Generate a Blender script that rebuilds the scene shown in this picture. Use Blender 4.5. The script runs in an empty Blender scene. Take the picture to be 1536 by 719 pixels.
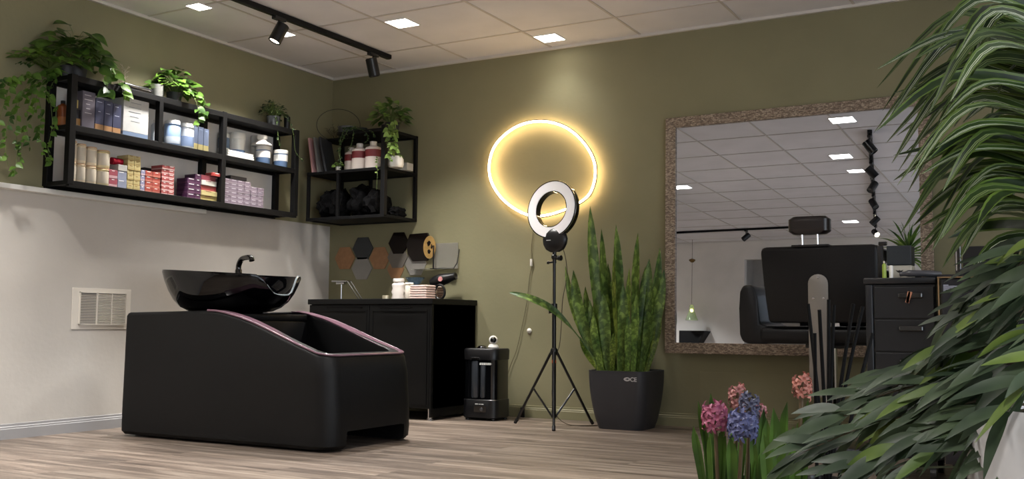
import bpy, bmesh, math, random
from mathutils import Vector, Matrix, Euler
PI=math.pi
WSTR=2.6
rnd=random.Random(7)
SC=bpy.context.scene; COL=SC.collection
# ------------------------------------------------------------------ camera
F=1511.11; YAW,PIT,ROL=[math.radians(a) for a in (29.224,4.709,0.388)]
CP=Vector((5.1446,-6.2385,0.65757))
FW=Vector((-math.sin(YAW)*math.cos(PIT),math.cos(YAW)*math.cos(PIT),math.sin(PIT)))
RT=Vector((math.cos(YAW),math.sin(YAW),0)); UP0=RT.cross(FW)
RR=math.cos(ROL)*RT+math.sin(ROL)*UP0; UU=-math.sin(ROL)*RT+math.cos(ROL)*UP0
def ray(p): return FW+RR*((p[0]-768)/F)-UU*((p[1]-359.5)/F)
def bp(p,ax,v):
    d=ray(p); i='xyz'.index(ax); return CP+d*((v-CP[i])/d[i])
def at(p,depth): return CP+ray(p)*depth
cam=bpy.data.cameras.new('camera'); co=bpy.data.objects.new('camera',cam); COL.objects.link(co)
cam.sensor_width=36; cam.lens=F/1536*36; cam.clip_start=.02
m=Matrix((RR,UU,-FW)).transposed().to_4x4(); m.translation=CP; co.matrix_world=m; SC.camera=co
# ------------------------------------------------------------------ materials
def s2l(c):
    return tuple(((v/255)/12.92 if v/255<=.04045 else ((v/255+.055)/1.055)**2.4) for v in c)+(1,)
MATS={}
def mat(name,col,rough=.5,metal=0,var=0,scale=8,bump=0,bscale=60,emit=None,estr=0,coat=0,trans=0,ior=1.45,stretch=None,spec=None,sss=0):
    if name in MATS: return MATS[name]
    M=bpy.data.materials.new(name); M.use_nodes=True; nt=M.node_tree; N=nt.nodes; L=nt.links
    b=N['Principled BSDF']; b.inputs['Base Color'].default_value=s2l(col); b.inputs['Roughness'].default_value=rough
    b.inputs['Metallic'].default_value=metal
    if coat: b.inputs['Coat Weight'].default_value=coat; b.inputs['Coat Roughness'].default_value=.08
    if trans: b.inputs['Transmission Weight'].default_value=trans; b.inputs['IOR'].default_value=ior
    if spec is not None: b.inputs['Specular IOR Level'].default_value=spec
    if emit: b.inputs['Emission Color'].default_value=s2l(emit); b.inputs['Emission Strength'].default_value=estr
    tc=N.new('ShaderNodeTexCoord'); mp=N.new('ShaderNodeMapping'); L.new(tc.outputs['Object'],mp.inputs[0])
    if stretch: mp.inputs['Scale'].default_value=stretch
    if var:
        n=N.new('ShaderNodeTexNoise'); n.inputs['Scale'].default_value=scale; n.inputs['Detail'].default_value=6; L.new(mp.outputs[0],n.inputs[0])
        r=N.new('ShaderNodeValToRGB'); L.new(n.outputs[0],r.inputs[0]); c=s2l(col)
        r.color_ramp.elements[0].position=.3; r.color_ramp.elements[1].position=.7
        r.color_ramp.elements[0].color=tuple(v*(1-var) for v in c[:3])+(1,)
        r.color_ramp.elements[1].color=tuple(min(1,v*(1+var)) for v in c[:3])+(1,)
        L.new(r.outputs[0],b.inputs['Base Color'])
    if bump:
        n2=N.new('ShaderNodeTexNoise'); n2.inputs['Scale'].default_value=bscale; n2.inputs['Detail'].default_value=4; L.new(mp.outputs[0],n2.inputs[0])
        bu=N.new('ShaderNodeBump'); bu.inputs['Strength'].default_value=bump; bu.inputs['Distance'].default_value=.004
        L.new(n2.outputs[0],bu.inputs['Height']); L.new(bu.outputs[0],b.inputs['Normal'])
    MATS[name]=M; return M
def leafmat(name,dark,light,edge=None,stripe=None,bands=0,rough=.4):
    """u runs across the blade (0..1), v along it"""
    M=bpy.data.materials.new(name); M.use_nodes=True; nt=M.node_tree; N=nt.nodes; L=nt.links
    b=N['Principled BSDF']; b.inputs['Roughness'].default_value=rough; b.inputs['Specular IOR Level'].default_value=.3
    tc=N.new('ShaderNodeTexCoord'); sx=N.new('ShaderNodeSeparateXYZ'); L.new(tc.outputs['UV'],sx.inputs[0])
    n=N.new('ShaderNodeTexNoise'); L.new(tc.outputs['Object'],n.inputs[0]); n.inputs['Scale'].default_value=9; n.inputs['Detail'].default_value=3
    r=N.new('ShaderNodeValToRGB'); r.color_ramp.elements[0].position=.35; r.color_ramp.elements[1].position=.68
    r.color_ramp.elements[0].color=s2l(dark); r.color_ramp.elements[1].color=s2l(light)
    L.new(n.outputs[0],r.inputs[0]); out=r.outputs[0]
    if bands:
        mp=N.new('ShaderNodeMapping'); mp.inputs['Scale'].default_value=(1.2,bands,1); L.new(tc.outputs['UV'],mp.inputs[0])
        n3=N.new('ShaderNodeTexNoise'); n3.inputs['Scale'].default_value=1.6; n3.inputs['Detail'].default_value=5; n3.inputs['Distortion'].default_value=.6; L.new(mp.outputs[0],n3.inputs[0])
        r3=N.new('ShaderNodeValToRGB'); r3.color_ramp.elements[0].position=.46; r3.color_ramp.elements[1].position=.6
        r3.color_ramp.elements[0].color=(.55,.58,.5,1); r3.color_ramp.elements[1].color=(1.35,1.35,1.2,1); L.new(n3.outputs[0],r3.inputs[0])
        mx=N.new('ShaderNodeMixRGB'); mx.blend_type='MULTIPLY'; mx.inputs[0].default_value=.9; L.new(out,mx.inputs[1]); L.new(r3.outputs[0],mx.inputs[2]); out=mx.outputs[0]
    if edge or stripe:
        r2=N.new('ShaderNodeValToRGB'); r2.color_ramp.interpolation='LINEAR'; cr=r2.color_ramp
        L.new(sx.outputs[0],r2.inputs[0])
        e=1 if edge else 0; pts=[(0,e),(.16,e),(.2,.0)]
        if stripe: pts+=[(.28,0),(.31,.5),(.36,.5),(.39,0),(.44,0),(.46,.5),(.5,.5),(.53,0)]
        pts+=[(.8,0),(.84,e),(1,e)]
        cr.elements[0].position=0; cr.elements[0].color=(pts[0][1],)*3+(1,); cr.elements[1].position=1; cr.elements[1].color=(pts[-1][1],)*3+(1,)
        for p,v in pts[1:-1]:
            el=cr.elements.new(p); el.color=(v,)*3+(1,)
        g1=N.new('ShaderNodeMath'); g1.operation='GREATER_THAN'; g1.inputs[1].default_value=.75; L.new(r2.outputs[0],g1.inputs[0])
        mx=N.new('ShaderNodeMixRGB'); L.new(g1.outputs[0],mx.inputs[0]); L.new(out,mx.inputs[1]); mx.inputs[2].default_value=s2l(edge or dark); out=mx.outputs[0]
        if stripe:
            g2=N.new('ShaderNodeMath'); g2.operation='COMPARE'; g2.inputs[1].default_value=.5; g2.inputs[2].default_value=.2; L.new(r2.outputs[0],g2.inputs[0])
            mx2=N.new('ShaderNodeMixRGB'); L.new(g2.outputs[0],mx2.inputs[0]); L.new(out,mx2.inputs[1]); mx2.inputs[2].default_value=s2l(stripe); out=mx2.outputs[0]
    L.new(out,b.inputs['Base Color'])
    tr=N.new('ShaderNodeBsdfTranslucent'); L.new(out,tr.inputs[0]); ms=N.new('ShaderNodeMixShader'); ms.inputs[0].default_value=.22
    L.new(b.outputs[0],ms.inputs[1]); L.new(tr.outputs[0],ms.inputs[2]); L.new(ms.outputs[0],N['Material Output'].inputs[0])
    MATS[name]=M; return M
# ------------------------------------------------------------------ mesh builder
class MB:
    def __init__(s): s.bm=bmesh.new(); s.uv=None; s.mi=0
    def _uv(s):
        if s.uv is None: s.uv=s.bm.loops.layers.uv.new('UVMap')
        return s.uv
    def face(s,vs):
        try:
            f=s.bm.faces.new(vs); f.material_index=s.mi; return f
        except ValueError: return None
    def box(s,x0,x1,y0,y1,z0,z1,bev=0,rot=None,piv=None,seg=2):
        b2=bmesh.new(); bmesh.ops.create_cube(b2,size=1)
        for v in b2.verts: v.co=Vector(((x0+x1)/2+v.co.x*(x1-x0),(y0+y1)/2+v.co.y*(y1-y0),(z0+z1)/2+v.co.z*(z1-z0)))
        if bev: bmesh.ops.bevel(b2,geom=b2.edges[:],offset=bev,segments=seg,profile=.5,affect='EDGES')
        if rot is not None:
            p=piv or Vector(((x0+x1)/2,(y0+y1)/2,(z0+z1)/2)); R=Euler(rot).to_matrix()
            for v in b2.verts: v.co=R@(v.co-p)+p
        s.add(b2); return s
    def add(s,b2):
        mp={v:s.bm.verts.new(v.co) for v in b2.verts}
        for f in b2.faces: s.face([mp[v] for v in f.verts])
        b2.free()
    def tube(s,pts,r,n=8,closed=False,cap=True):
        pts=[Vector(p) for p in pts]; N=len(pts); rs=r if isinstance(r,(list,tuple)) else [r]*N
        rings=[]; prev=None
        for i,p in enumerate(pts):
            if closed: t=pts[(i+1)%N]-pts[i-1]
            else: t=pts[min(i+1,N-1)]-pts[max(i-1,0)]
            if t.length<1e-9: t=Vector((0,0,1))
            t.normalize()
            if prev is None:
                a=Vector((0,0,1)) if abs(t.z)<.9 else Vector((1,0,0)); u=t.cross(a).normalized()
            else:
                u=prev-t*prev.dot(t); u=u.normalized() if u.length>1e-6 else t.orthogonal().normalized()
            prev=u; w=t.cross(u)
            rings.append([s.bm.verts.new(p+(u*math.cos(2*PI*k/n)+w*math.sin(2*PI*k/n))*rs[i]) for k in range(n)])
        R=range(N) if closed else range(N-1)
        for i in R:
            A=rings[i];B=rings[(i+1)%N]
            for k in range(n): s.face([A[k],A[(k+1)%n],B[(k+1)%n],B[k]])
        if not closed and cap: s.face(rings[0][::-1]); s.face(rings[-1])
        return s
    def lathe(s,prof,c=(0,0,0),n=20,sx=1,sy=1,axis=None,mis=None,cap=True):
        """prof: list of (r,z); optional axis vector"""
        c=Vector(c); Q=Matrix.Identity(3)
        if axis is not None: Q=Vector((0,0,1)).rotation_difference(Vector(axis)).to_matrix()
        rings=[]
        for r,z in prof:
            if r<1e-6: rings.append([s.bm.verts.new(c+Q@Vector((0,0,z)))])
            else: rings.append([s.bm.verts.new(c+Q@Vector((r*sx*math.cos(2*PI*k/n),r*sy*math.sin(2*PI*k/n),z))) for k in range(n)])
        for i in range(len(rings)-1):
            A,B=rings[i],rings[i+1]
            if mis: s.mi=mis[i]
            for k in range(n):
                if len(A)==1 and len(B)==1: continue
                if len(A)==1: s.face([A[0],B[(k+1)%n],B[k]])
                elif len(B)==1: s.face([A[k],A[(k+1)%n],B[0]])
                else: s.face([A[k],A[(k+1)%n],B[(k+1)%n],B[k]])
        if cap:
            if len(rings[0])>1: s.face(rings[0][::-1])
            if len(rings[-1])>1: s.face(rings[-1])
        return s
    def prism(s,poly,h0,h1,plane='xy',bev=0):
        """poly of 2D pts; plane 'xy' extrudes z, 'xz' extrudes y, 'yz' extrudes x"""
        b2=bmesh.new()
        def P(a,b,h): return {'xy':(a,b,h),'xz':(a,h,b),'yz':(h,a,b)}[plane]
        lo=[b2.verts.new(P(a,b,h0)) for a,b in poly]; hi=[b2.verts.new(P(a,b,h1)) for a,b in poly]
        n=len(poly); b2.faces.new(lo[::-1]); b2.faces.new(hi)
        for i in range(n): b2.faces.new([lo[i],lo[(i+1)%n],hi[(i+1)%n],hi[i]])
        bmesh.ops.recalc_face_normals(b2,faces=b2.faces[:])
        if bev: bmesh.ops.bevel(b2,geom=b2.edges[:],offset=bev,segments=2,profile=.5,affect='EDGES')
        s.add(b2); return s
    def ball(s,c,r,sx=1,sy=1,sz=1,n=12):
        b2=bmesh.new(); bmesh.ops.create_uvsphere(b2,u_segments=n,v_segments=max(6,n*2//3),radius=r)
        for v in b2.verts: v.co=Vector((v.co.x*sx,v.co.y*sy,v.co.z*sz))+Vector(c)
        s.add(b2); return s
    def leaf(s,pts,ws,nrm=(0,0,1),fold=.25,thick=0):
        """blade along pts, half widths ws"""
        uv=s._uv(); pts=[Vector(p) for p in pts]; N=len(pts); rows=[]; nr=Vector(nrm)
        for i,p in enumerate(pts):
            t=(pts[min(i+1,N-1)]-pts[max(i-1,0)]); t=t.normalized() if t.length>1e-9 else Vector((0,0,1))
            sd=t.cross(nr); sd=sd.normalized() if sd.length>1e-4 else t.orthogonal().normalized()
            up=sd.cross(t); w=ws[i]
            rows.append([s.bm.verts.new(p-sd*w+up*w*fold),s.bm.verts.new(p),s.bm.verts.new(p+sd*w+up*w*fold)])
        for i in range(N-1):
            for k in (0,1):
                f=s.face([rows[i][k],rows[i][k+1],rows[i+1][k+1],rows[i+1][k]])
                if f:
                    for lp,(a,b) in zip(f.loops,((k*.5,i),(k*.5+.5,i),(k*.5+.5,i+1),(k*.5,i+1))): lp[uv].uv=(a,b/(N-1))
        return s
    def build(s,name,mt,parent=None,smooth=False,loc=None,mats=None,world=False):
        me=bpy.data.meshes.new(name); 
        org=Vector(loc) if loc is not None else (parent.matrix_basis.translation.copy() if (parent is not None and world) else None)
        if org is not None and (parent is None or world):
            for v in s.bm.verts: v.co-=org
        bmesh.ops.recalc_face_normals(s.bm,faces=s.bm.faces[:]) if s.uv is None else None
        s.bm.to_mesh(me); s.bm.free()
        for q in ([mt]+(mats or [])): me.materials.append(q)
        if smooth:
            for p in me.polygons: p.use_smooth=True
            try: me.set_sharp_from_angle(angle=math.radians(40))
            except Exception: pass
        o=bpy.data.objects.new(name,me); COL.objects.link(o)
        if parent is not None: o.parent=parent
        elif org is not None: o.location=org
        return o
def tag(o,label=None,cat=None,group=None,kind=None):
    if label: o['label']=label
    if cat: o['category']=cat
    if group: o['group']=group
    if kind: o['kind']=kind
    return o
def thing(name,label,cat,loc=(0,0,0),rz=0,group=None):
    o=bpy.data.objects.new(name,None); COL.objects.link(o); o.location=loc; o.rotation_euler=(0,0,rz); o.empty_display_size=.05
    return tag(o,label,cat,group)
def struct(mb,name,mt,mats=None,**k):
    return tag(mb.build(name,mt,mats=mats,**k),kind='structure')
KIDS={}
def dup(root,loc,rz=None,label=None,group=None,scale=None):
    def kids(o): return [c for c in COL.objects if c.parent==o]
    r=root.copy(); COL.objects.link(r); r.location=loc
    if rz is not None: r.rotation_euler=(0,0,rz)
    if scale is not None: r.scale=(scale,)*3
    if label: r['label']=label
    if group: r['group']=group
    for ch in kids(root):
        c=ch.copy(); COL.objects.link(c); c.parent=r
        for g in kids(ch):
            d=g.copy(); COL.objects.link(d); d.parent=c
    return r
def text_mesh(txt,size,loc,rot,mt,name='lettering',parent=None,ext=.0006,align='LEFT',label=None,bold=0):
    cu=bpy.data.curves.new('txt','FONT'); cu.body=txt; cu.size=size; cu.extrude=ext; cu.align_x=align; cu.offset=bold
    t=bpy.data.objects.new('txt',cu); COL.objects.link(t)
    dg=bpy.context.evaluated_depsgraph_get(); me=bpy.data.meshes.new_from_object(t.evaluated_get(dg))
    bpy.data.objects.remove(t); bpy.data.curves.remove(cu)
    me.materials.clear(); me.materials.append(mt)
    o=bpy.data.objects.new(name,me); COL.objects.link(o); o.rotation_euler=rot
    if parent is not None:
        o.parent=parent; o.location=Vector(loc)
    else: o.location=loc
    return o
def smoothstep(t): t=max(0,min(1,t)); return t*t*(3-2*t)
def lerp(a,b,t): return a+(b-a)*t
def crom(P,n=6,closed=False):
    P=[Vector(p) for p in P]; out=[]; N=len(P)
    for i in range(N if closed else N-1):
        if closed: a,b,c,d=P[i-1],P[i],P[(i+1)%N],P[(i+2)%N]
        else: a,b,c,d=P[max(i-1,0)],P[i],P[i+1],P[min(i+2,N-1)]
        for k in range(n):
            t=k/n; out.append(.5*((2*b)+(c-a)*t+(2*a-5*b+4*c-d)*t*t+(3*b-a-3*c+d)*t*t*t))
    if not closed: out.append(P[-1])
    return out
# common materials
BLK=mat('black_powder_coat',(10,10,11),.55,spec=.25,var=.2,scale=20)
GLOSS=mat('black_gloss',(5,5,6),.06,coat=.5)
BLKP=mat('black_plastic',(16,16,18),.35)
CHR=mat('chrome',(200,200,202),.12,1)
WHT=mat('white_plastic',(225,222,215),.35)
GREENW=(111,109,80)
# =================================================================== ROOM
CEIL=2.6
def wallmat(name,col):
    M=mat(name,col,.75,var=.09,scale=1.7,bump=.25,bscale=35); return M
WG=wallmat('olive_wall_paint',(133,128,98)); WW=wallmat('white_wall_paint',(196,191,184)); 
WB=wallmat('white_room_paint',(225,220,212))
CEM=mat('ceiling_tile_board',(226,224,226),.9,var=.05,scale=3,bump=.2,bscale=220)
# floor with planks
def floor_mat():
    M=bpy.data.materials.new('oak_vinyl_planks'); M.use_nodes=True; nt=M.node_tree; N=nt.nodes; L=nt.links; b=N['Principled BSDF']
    tc=N.new('ShaderNodeTexCoord'); br=N.new('ShaderNodeTexBrick'); L.new(tc.outputs['Object'],br.inputs[0])
    br.inputs['Scale'].default_value=1; br.inputs['Brick Width'].default_value=1.25; br.inputs['Row Height'].default_value=.18; br.inputs['Mortar Size'].default_value=.0012; br.offset=.37
    br.inputs['Color1'].default_value=(.3,.3,.3,1); br.inputs['Color2'].default_value=(.7,.7,.7,1); br.inputs['Mortar'].default_value=(.12,.12,.12,1); br.inputs['Bias'].default_value=0
    mp=N.new('ShaderNodeMapping'); mp.inputs['Scale'].default_value=(1.3,17,1); L.new(tc.outputs['Object'],mp.inputs[0])
    add=N.new('ShaderNodeVectorMath'); add.operation='ADD'; L.new(mp.outputs[0],add.inputs[0]); sc=N.new('ShaderNodeVectorMath'); sc.operation='SCALE'; sc.inputs['Scale'].default_value=9; L.new(br.outputs['Color'],sc.inputs[0]); L.new(sc.outputs[0],add.inputs[1])
    n=N.new('ShaderNodeTexNoise'); n.inputs['Scale'].default_value=1.0; n.inputs['Detail'].default_value=9; n.inputs['Roughness'].default_value=.62; n.inputs['Distortion'].default_value=.7; L.new(add.outputs[0],n.inputs[0])
    r=N.new('ShaderNodeValToRGB'); cr=r.color_ramp; cr.elements[0].position=.3; cr.elements[0].color=s2l((62,52,45)); cr.elements[1].position=.72; cr.elements[1].color=s2l((158,145,132))
    e=cr.elements.new(.5); e.color=s2l((112,99,88)); L.new(n.outputs[0],r.inputs[0])
    n2=N.new('ShaderNodeTexNoise'); n2.inputs['Scale'].default_value=1.3; n2.inputs['Detail'].default_value=2; L.new(mp.outputs[0],n2.inputs[0])
    mx=N.new('ShaderNodeMixRGB'); mx.blend_type='OVERLAY'; mx.inputs[0].default_value=.45; L.new(r.outputs[0],mx.inputs[1]); L.new(br.outputs['Color'],mx.inputs[2])
    L.new(mx.outputs[0],b.inputs['Base Color']); b.inputs['Roughness'].default_value=.42
    bu=N.new('ShaderNodeBump'); bu.inputs['Strength'].default_value=.15; bu.inputs['Distance'].default_value=.003; L.new(n.outputs[0],bu.inputs['Height']); L.new(bu.outputs[0],b.inputs['Normal'])
    return M
YF=-10.4; XR=7.4; XL=-2.6; YJ=-7.0
mb=MB(); mb.box(XL-.1,XR+.1,YF-1.4,.1,-.1,0); struct(mb,'floor',floor_mat())
# ceiling slab (tiles) + T grid
mb=MB(); mb.box(XL-.1,XR+.1,YF-1.4,.1,CEIL,CEIL+.1); struct(mb,'ceiling',CEM)
TB=mat('ceiling_grid_bar',(196,190,184),.5)
mb=MB()
xs=[.627,1.273,1.972,2.644,3.332,4.029]; x=4.029
while x<XR-.7: x+=.69; xs.append(x)
xn=[-.65,-1.3,-1.95]
ys=[-.447,-1.174,-1.87,-2.45]; y=-2.45
while y>YF+.75: y-=.69; ys.append(y)
for x in xs: mb.box(x-.008,x+.008,YF,-.001,CEIL-.0045,CEIL-.0005)
for x in xn: mb.box(x-.008,x+.008,YF,YJ-.05,CEIL-.0045,CEIL-.0005)
for y in ys:
    mb.box((0 if y>YJ else XL),XR,y-.008,y+.008,CEIL-.004,CEIL-.0002)
struct(mb,'trim_1',TB)
mb=MB(); mb.box(0,.022,YJ,-.022,CEIL-.02,CEIL-.001); mb.box(0,XR,-.022,0,CEIL-.02,CEIL-.001); mb.box(XL,XR,YF,YF+.022,CEIL-.02,CEIL-.001)
struct(mb,'trim_2',mat('ceiling_edge_trim',(210,205,198),.5))
# walls
ZB=1.405
mb=MB(); mb.mi=0; mb.box(-.1,0,YJ,.1,ZB,CEIL+.05); mb.mi=1; mb.box(-.1,0,YJ,.1,-.02,ZB)
struct(mb,'wall_left',WG,mats=[WW])
mb=MB(); mb.box(0,XR+.1,0,.1,-.02,CEIL+.05); struct(mb,'wall_back',WG)
WY0,WY1,WZ0,WZ1=-8.6,-2.6,.35,2.35  # opening of the added window behind the camera
mb=MB(); mb.box(XR,XR+.1,YF-1.4,WY0,-.02,CEIL+.05); mb.box(XR,XR+.1,WY1,.1,-.02,CEIL+.05); mb.box(XR,XR+.1,WY0,WY1,-.02,WZ0); mb.box(XR,XR+.1,WY0,WY1,WZ1,CEIL+.05)
struct(mb,'wall_right',WB)
mb=MB()
for i in range(5):
    y=WY0+(WY1-WY0)*i/4; mb.box(XR+.02,XR+.08,max(WY0,y-.03),min(WY1,y+.03),WZ0,WZ1)
mb.box(XR+.02,XR+.08,WY0,WY1,WZ0,WZ0+.05); mb.box(XR+.02,XR+.08,WY0,WY1,WZ1-.05,WZ1)
struct(mb,'window_1',mat('window_frame_white',(225,225,222),.4))  # added window, out of view, put in to brighten the room
W=bpy.data.worlds.new('daylight'); SC.world=W; W.use_nodes=True
W.node_tree.nodes['Background'].inputs[0].default_value=(.83,.91,1,1); W.node_tree.nodes['Background'].inputs[1].default_value=WSTR
pl=bpy.data.lights.new('window_portal','AREA'); pl.shape='RECTANGLE'; pl.size=WY1-WY0; pl.size_y=WZ1-WZ0; pl.cycles.is_portal=True  # portal for the sky light through the added window
po=bpy.data.objects.new('window_portal',pl); COL.objects.link(po); po.location=(XR+.09,(WY0+WY1)/2,(WZ0+WZ1)/2); po.rotation_euler=Vector((1,0,0)).to_track_quat('Z','Y').to_euler()

# far wall behind the camera with a recess opening x .3..1.5
mb=MB(); mb.box(XL,.32,YF-.12,YF,-.02,CEIL+.05); mb.box(1.75,XR,YF-.12,YF,-.02,CEIL+.05); mb.box(.32,1.75,YF-.12,YF,2.28,CEIL+.05)
struct(mb,'wall_front',WB)
mb=MB(); mb.box(.1,2.0,YF-1.4,YF-1.3,-.02,CEIL+.05); mb.box(.0,.1,YF-1.3,YF-.12,-.02,CEIL+.05); mb.box(2.0,2.1,YF-1.3,YF-.12,-.02,CEIL+.05)
struct(mb,'wall_recess',mat('recess_paint',(205,203,198),.8,var=.05))
mb=MB(); mb.box(XL-.1,XL,YF-.12,YJ,-.02,CEIL+.05); mb.box(XL,-.1,YJ,YJ+.1,-.02,CEIL+.05); struct(mb,'wall_side',WB)
# baseboards
BG=mat('olive_baseboard',(132,128,98),.5); BW=mat('grey_baseboard',(158,157,158),.5)
def bbprof(): return [(0,0),(.012,0),(.012,.055),(.009,.058),(.009,.066),(.005,.070),(.005,.082),(0,.084)]
mb=MB(); mb.prism([(-a,b) for a,b in bbprof()],.012,XR,'yz')
struct(mb,'baseboard_back',BG)
mb=MB(); mb.prism([(a,b) for a,b in bbprof()],YJ,-.012,'xz'); struct(mb,'baseboard_left',BW)
# thin raised panel moulding under the mirror
mb=MB()
def rectframe(mb,x0,x1,z0,z1,w,d):
    mb.box(x0,x1,-d,0,z1-w,z1); mb.box(x0,x0+w,-d,0,z0,z1-w); mb.box(x1-w,x1,-d,0,z0,z1-w); mb.box(x0,x1,-d,0,z0-.001,z0+w)
mb.box(3.035,4.6,-.004,0,.09,.352,bev=.0015); struct(mb,'trim_3',wallmat('olive_panel',(136,131,101)))
# white ledge on the left wall
mb=MB(); mb.box(0.001,.06,-5.2,-1.36,1.372,1.4,bev=.003); struct(mb,'trim_4',mat('white_ledge',(222,220,214),.45))
# wall vent
vt=thing('wall_vent','white slatted square air vent low on the white wall behind the wash unit','vent',(0.0,-2.115,.6))
mb=MB(); 
mb.box(.001,.006,-.215,.205,0,.245,bev=.002); mb.build('cover_plate',mat('vent_white',(222,216,206),.5),vt)
mb=MB(); mb.box(.0061,.0066,-.165,.16,.031,.216); mb.build('backing',mat('vent_shadow_grey',(104,100,95),.8),vt)  # dark sheet standing in for the shade between the slats
mb=MB()
for i in range(19):
    z=.035+i*.0095
    for (a,b) in ((-.165,-.05),(-.045,.055),(.06,.16)):
        if a<-.1 : mb.box(.007,.0095,a,b,z,z+.004)
        else: mb.box(.0065,.015,a,b,z,z+.0045,rot=(0,.5,0))
mb.build('louvre',mat('vent_slat',(215,208,198),.5),vt)
mb=MB()
for (a,b) in ((-.17,.165),):
    mb.box(.006,.0175,a,b,.026,.031); mb.box(.006,.0175,a,b,.216,.221)
for y in (-.17,-.05,.055,.161): mb.box(.006,.0175,y,y+.005,.026,.221)
mb.build('frame',mat('vent_white',(0,0,0)),vt)
# little panel by the wall behind bowl
mb=MB(); mb.box(0.001,.014,-.97,-.80,.70,.765,bev=.002); tag(mb.build('wall_plate',mat('tan_plate',(150,135,110),.6),loc=(0,-.88,.73)),'small tan plate on the white wall just behind the wash unit','plate')
# =================================================================== LIGHTS
EM=mat('lit_diffuser',(255,255,255),.5,emit=(255,246,236),estr=9)
def downlight(x,y,s=.165,label='',e=28,group=None):
    t=thing('ceiling_downlight',label,'light',(x,y,CEIL),0,group)
    mb=MB(); h=s/2
    mb.box(-h-.006,h+.006,-h-.006,-h,-.006,-.0002); mb.box(-h-.006,h+.006,h,h+.006,-.006,-.0002); mb.box(-h-.006,-h,-h,h,-.006,-.0002); mb.box(h,h+.006,-h,h,-.006,-.0002)
    mb.build('frame',WHT,t)
    mb=MB(); mb.box(-h,h,-h,h,-.005,-.0005); mb.build('diffuser',EM,t)
    ld=bpy.data.lights.new('downlight_lamp','AREA'); ld.shape='SQUARE'; ld.size=s*.96; ld.energy=e; ld.color=(1,.968,.925); ld.spread=math.radians(100)
    lo=bpy.data.objects.new('downlight_lamp',ld); COL.objects.link(lo); lo.parent=t; lo.location=(0,0,-.007)
    return t
E0=17
downlight(1.375,-.985,.16,'square lit ceiling downlight right of the black track',E0)
downlight(2.068,-.232,.16,'square lit ceiling downlight nearest the back wall, above the glowing ring',E0*.07)
downlight(.46,-1.86,.11,'small lit ceiling downlight furthest left, left of the black track',E0*.7)
downlight(.53,-1.15,.09,'small lit ceiling downlight partly hidden behind the lit spotlight',E0*.6)
downlight(3.41,-2.8,.2,'square lit ceiling downlight seen highest in the wall mirror',E0)
downlight(3.1,-4.3,.2,'square lit ceiling downlight seen second from top in the mirror',E0)
downlight(3.1,-5.1,.16,'square lit ceiling downlight seen third from top in the mirror',E0)
downlight(2.35,-8.75,.2,'square lit ceiling downlight seen lowest in the mirror, beside the track',E0*2)
for i,(x,y) in enumerate([(6.4,-1.6),(5.6,-6.0),(1.0,-5.4),(6.0,-8.6),(-1.0,-9.0),(.9,-3.6)]):  # extra downlights, out of view, added to lift the room's brightness
    downlight(x,y,.2,['square ceiling downlight in the back right corner beyond the plants','square ceiling downlight behind the camera near the right wall','square ceiling downlight over the open floor on the left','square ceiling downlight in the far right corner of the salon','square ceiling downlight above the pendant lamp','square ceiling downlight in front of the wash unit'][i],E0*[.6,1,1.2,1,2.5,1.4][i])
# tracks
def spot(name_label,loc,aim,on=False,e=0,group='track spotlights'):
    """loc: point on the track underside"""
    t=thing('track_spotlight',name_label,'spotlight',loc,0)
    mb=MB(); mb.box(-.016,.016,-.05,.05,-.022,0,bev=.002); mb.build('adapter',BLKP,t)
    mb=MB(); mb.tube([(0,0,-.022),(0,0,-.06)],.006,8); 
    a=Vector(aim).normalized(); c=Vector((0,0,-.105))
    mb.box(-.004,.004,-.012,.012,-.075,-.05)
    mb.build('bracket',BLKP,t,smooth=True)
    mb=MB(); mb.lathe([(.0,-.066),(.037,-.066),(.041,-.062),(.041,.062),(.038,.064),(.036,.056),(.030,.049)],c,24,axis=a,cap=False); mb.build('can',mat('spot_can_black',(16,16,17),.28),t,smooth=True)
    mb=MB(); mb.lathe([(0,.050),(.0355,.050),(.0355,.053),(0,.053)],c,24,axis=a,cap=False)
    mb.build('lens',mat('lit_lens',(255,255,255),.4,emit=(255,236,205),estr=22) if on else mat('spot_lens_off',(70,70,70),.2),t,smooth=True)
    if on and e:
        ld=bpy.data.lights.new('spot_lamp','SPOT'); ld.energy=e; ld.spot_size=.85; ld.spot_blend=.6; ld.color=(1,.88,.74); ld.shadow_soft_size=.025
        lo=bpy.data.objects.new('spot_lamp',ld); COL.objects.link(lo); lo.parent=t; lo.location=c+a*.056; lo.rotation_euler=(-a).to_track_quat('Z','Y').to_euler()
    return t
def track(p0,p1,label):
    p0=Vector(p0);p1=Vector(p1); d=p1-p0; L=d.length; t=thing('light_track',label,'light track',p0,math.atan2(d.y,d.x))
    mb=MB(); mb.box(0,L,-.020,.020,-.034,-.0045); mb.build('rail',BLK,t)
    mb=MB(); mb.box(.0,L,-.006,.006,-.0355,-.0342); mb.build('slot',GLOSS,t)
    mb=MB(); mb.box(-.004,0,-.018,.018,-.031,-.0045); mb.build('end_cap',BLKP,t); mb=MB(); mb.box(L,L+.004,-.018,.018,-.031,-.0045); mb.build('end_cap',BLKP,t)
track((.83,-.38,CEIL),(.80,-3.4,CEIL),'black ceiling light track running over the wash unit')
spot('black track spotlight with lit lens, left one on the near track',(.82,-1.535,CEIL-.033),(-.26,-.34,-.9),True,8)
spot('black unlit track spotlight near the end of the near track',(.828,-.57,CEIL-.033),(.10,.25,-1))
track((3.56,-3.25,CEIL),(2.62,-9.2,CEIL),'long black ceiling track with several spotlights seen in the mirror')
P0=Vector((3.56,-3.25,CEIL-.033));P1=Vector((2.62,-9.2,CEIL-.033))
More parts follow.
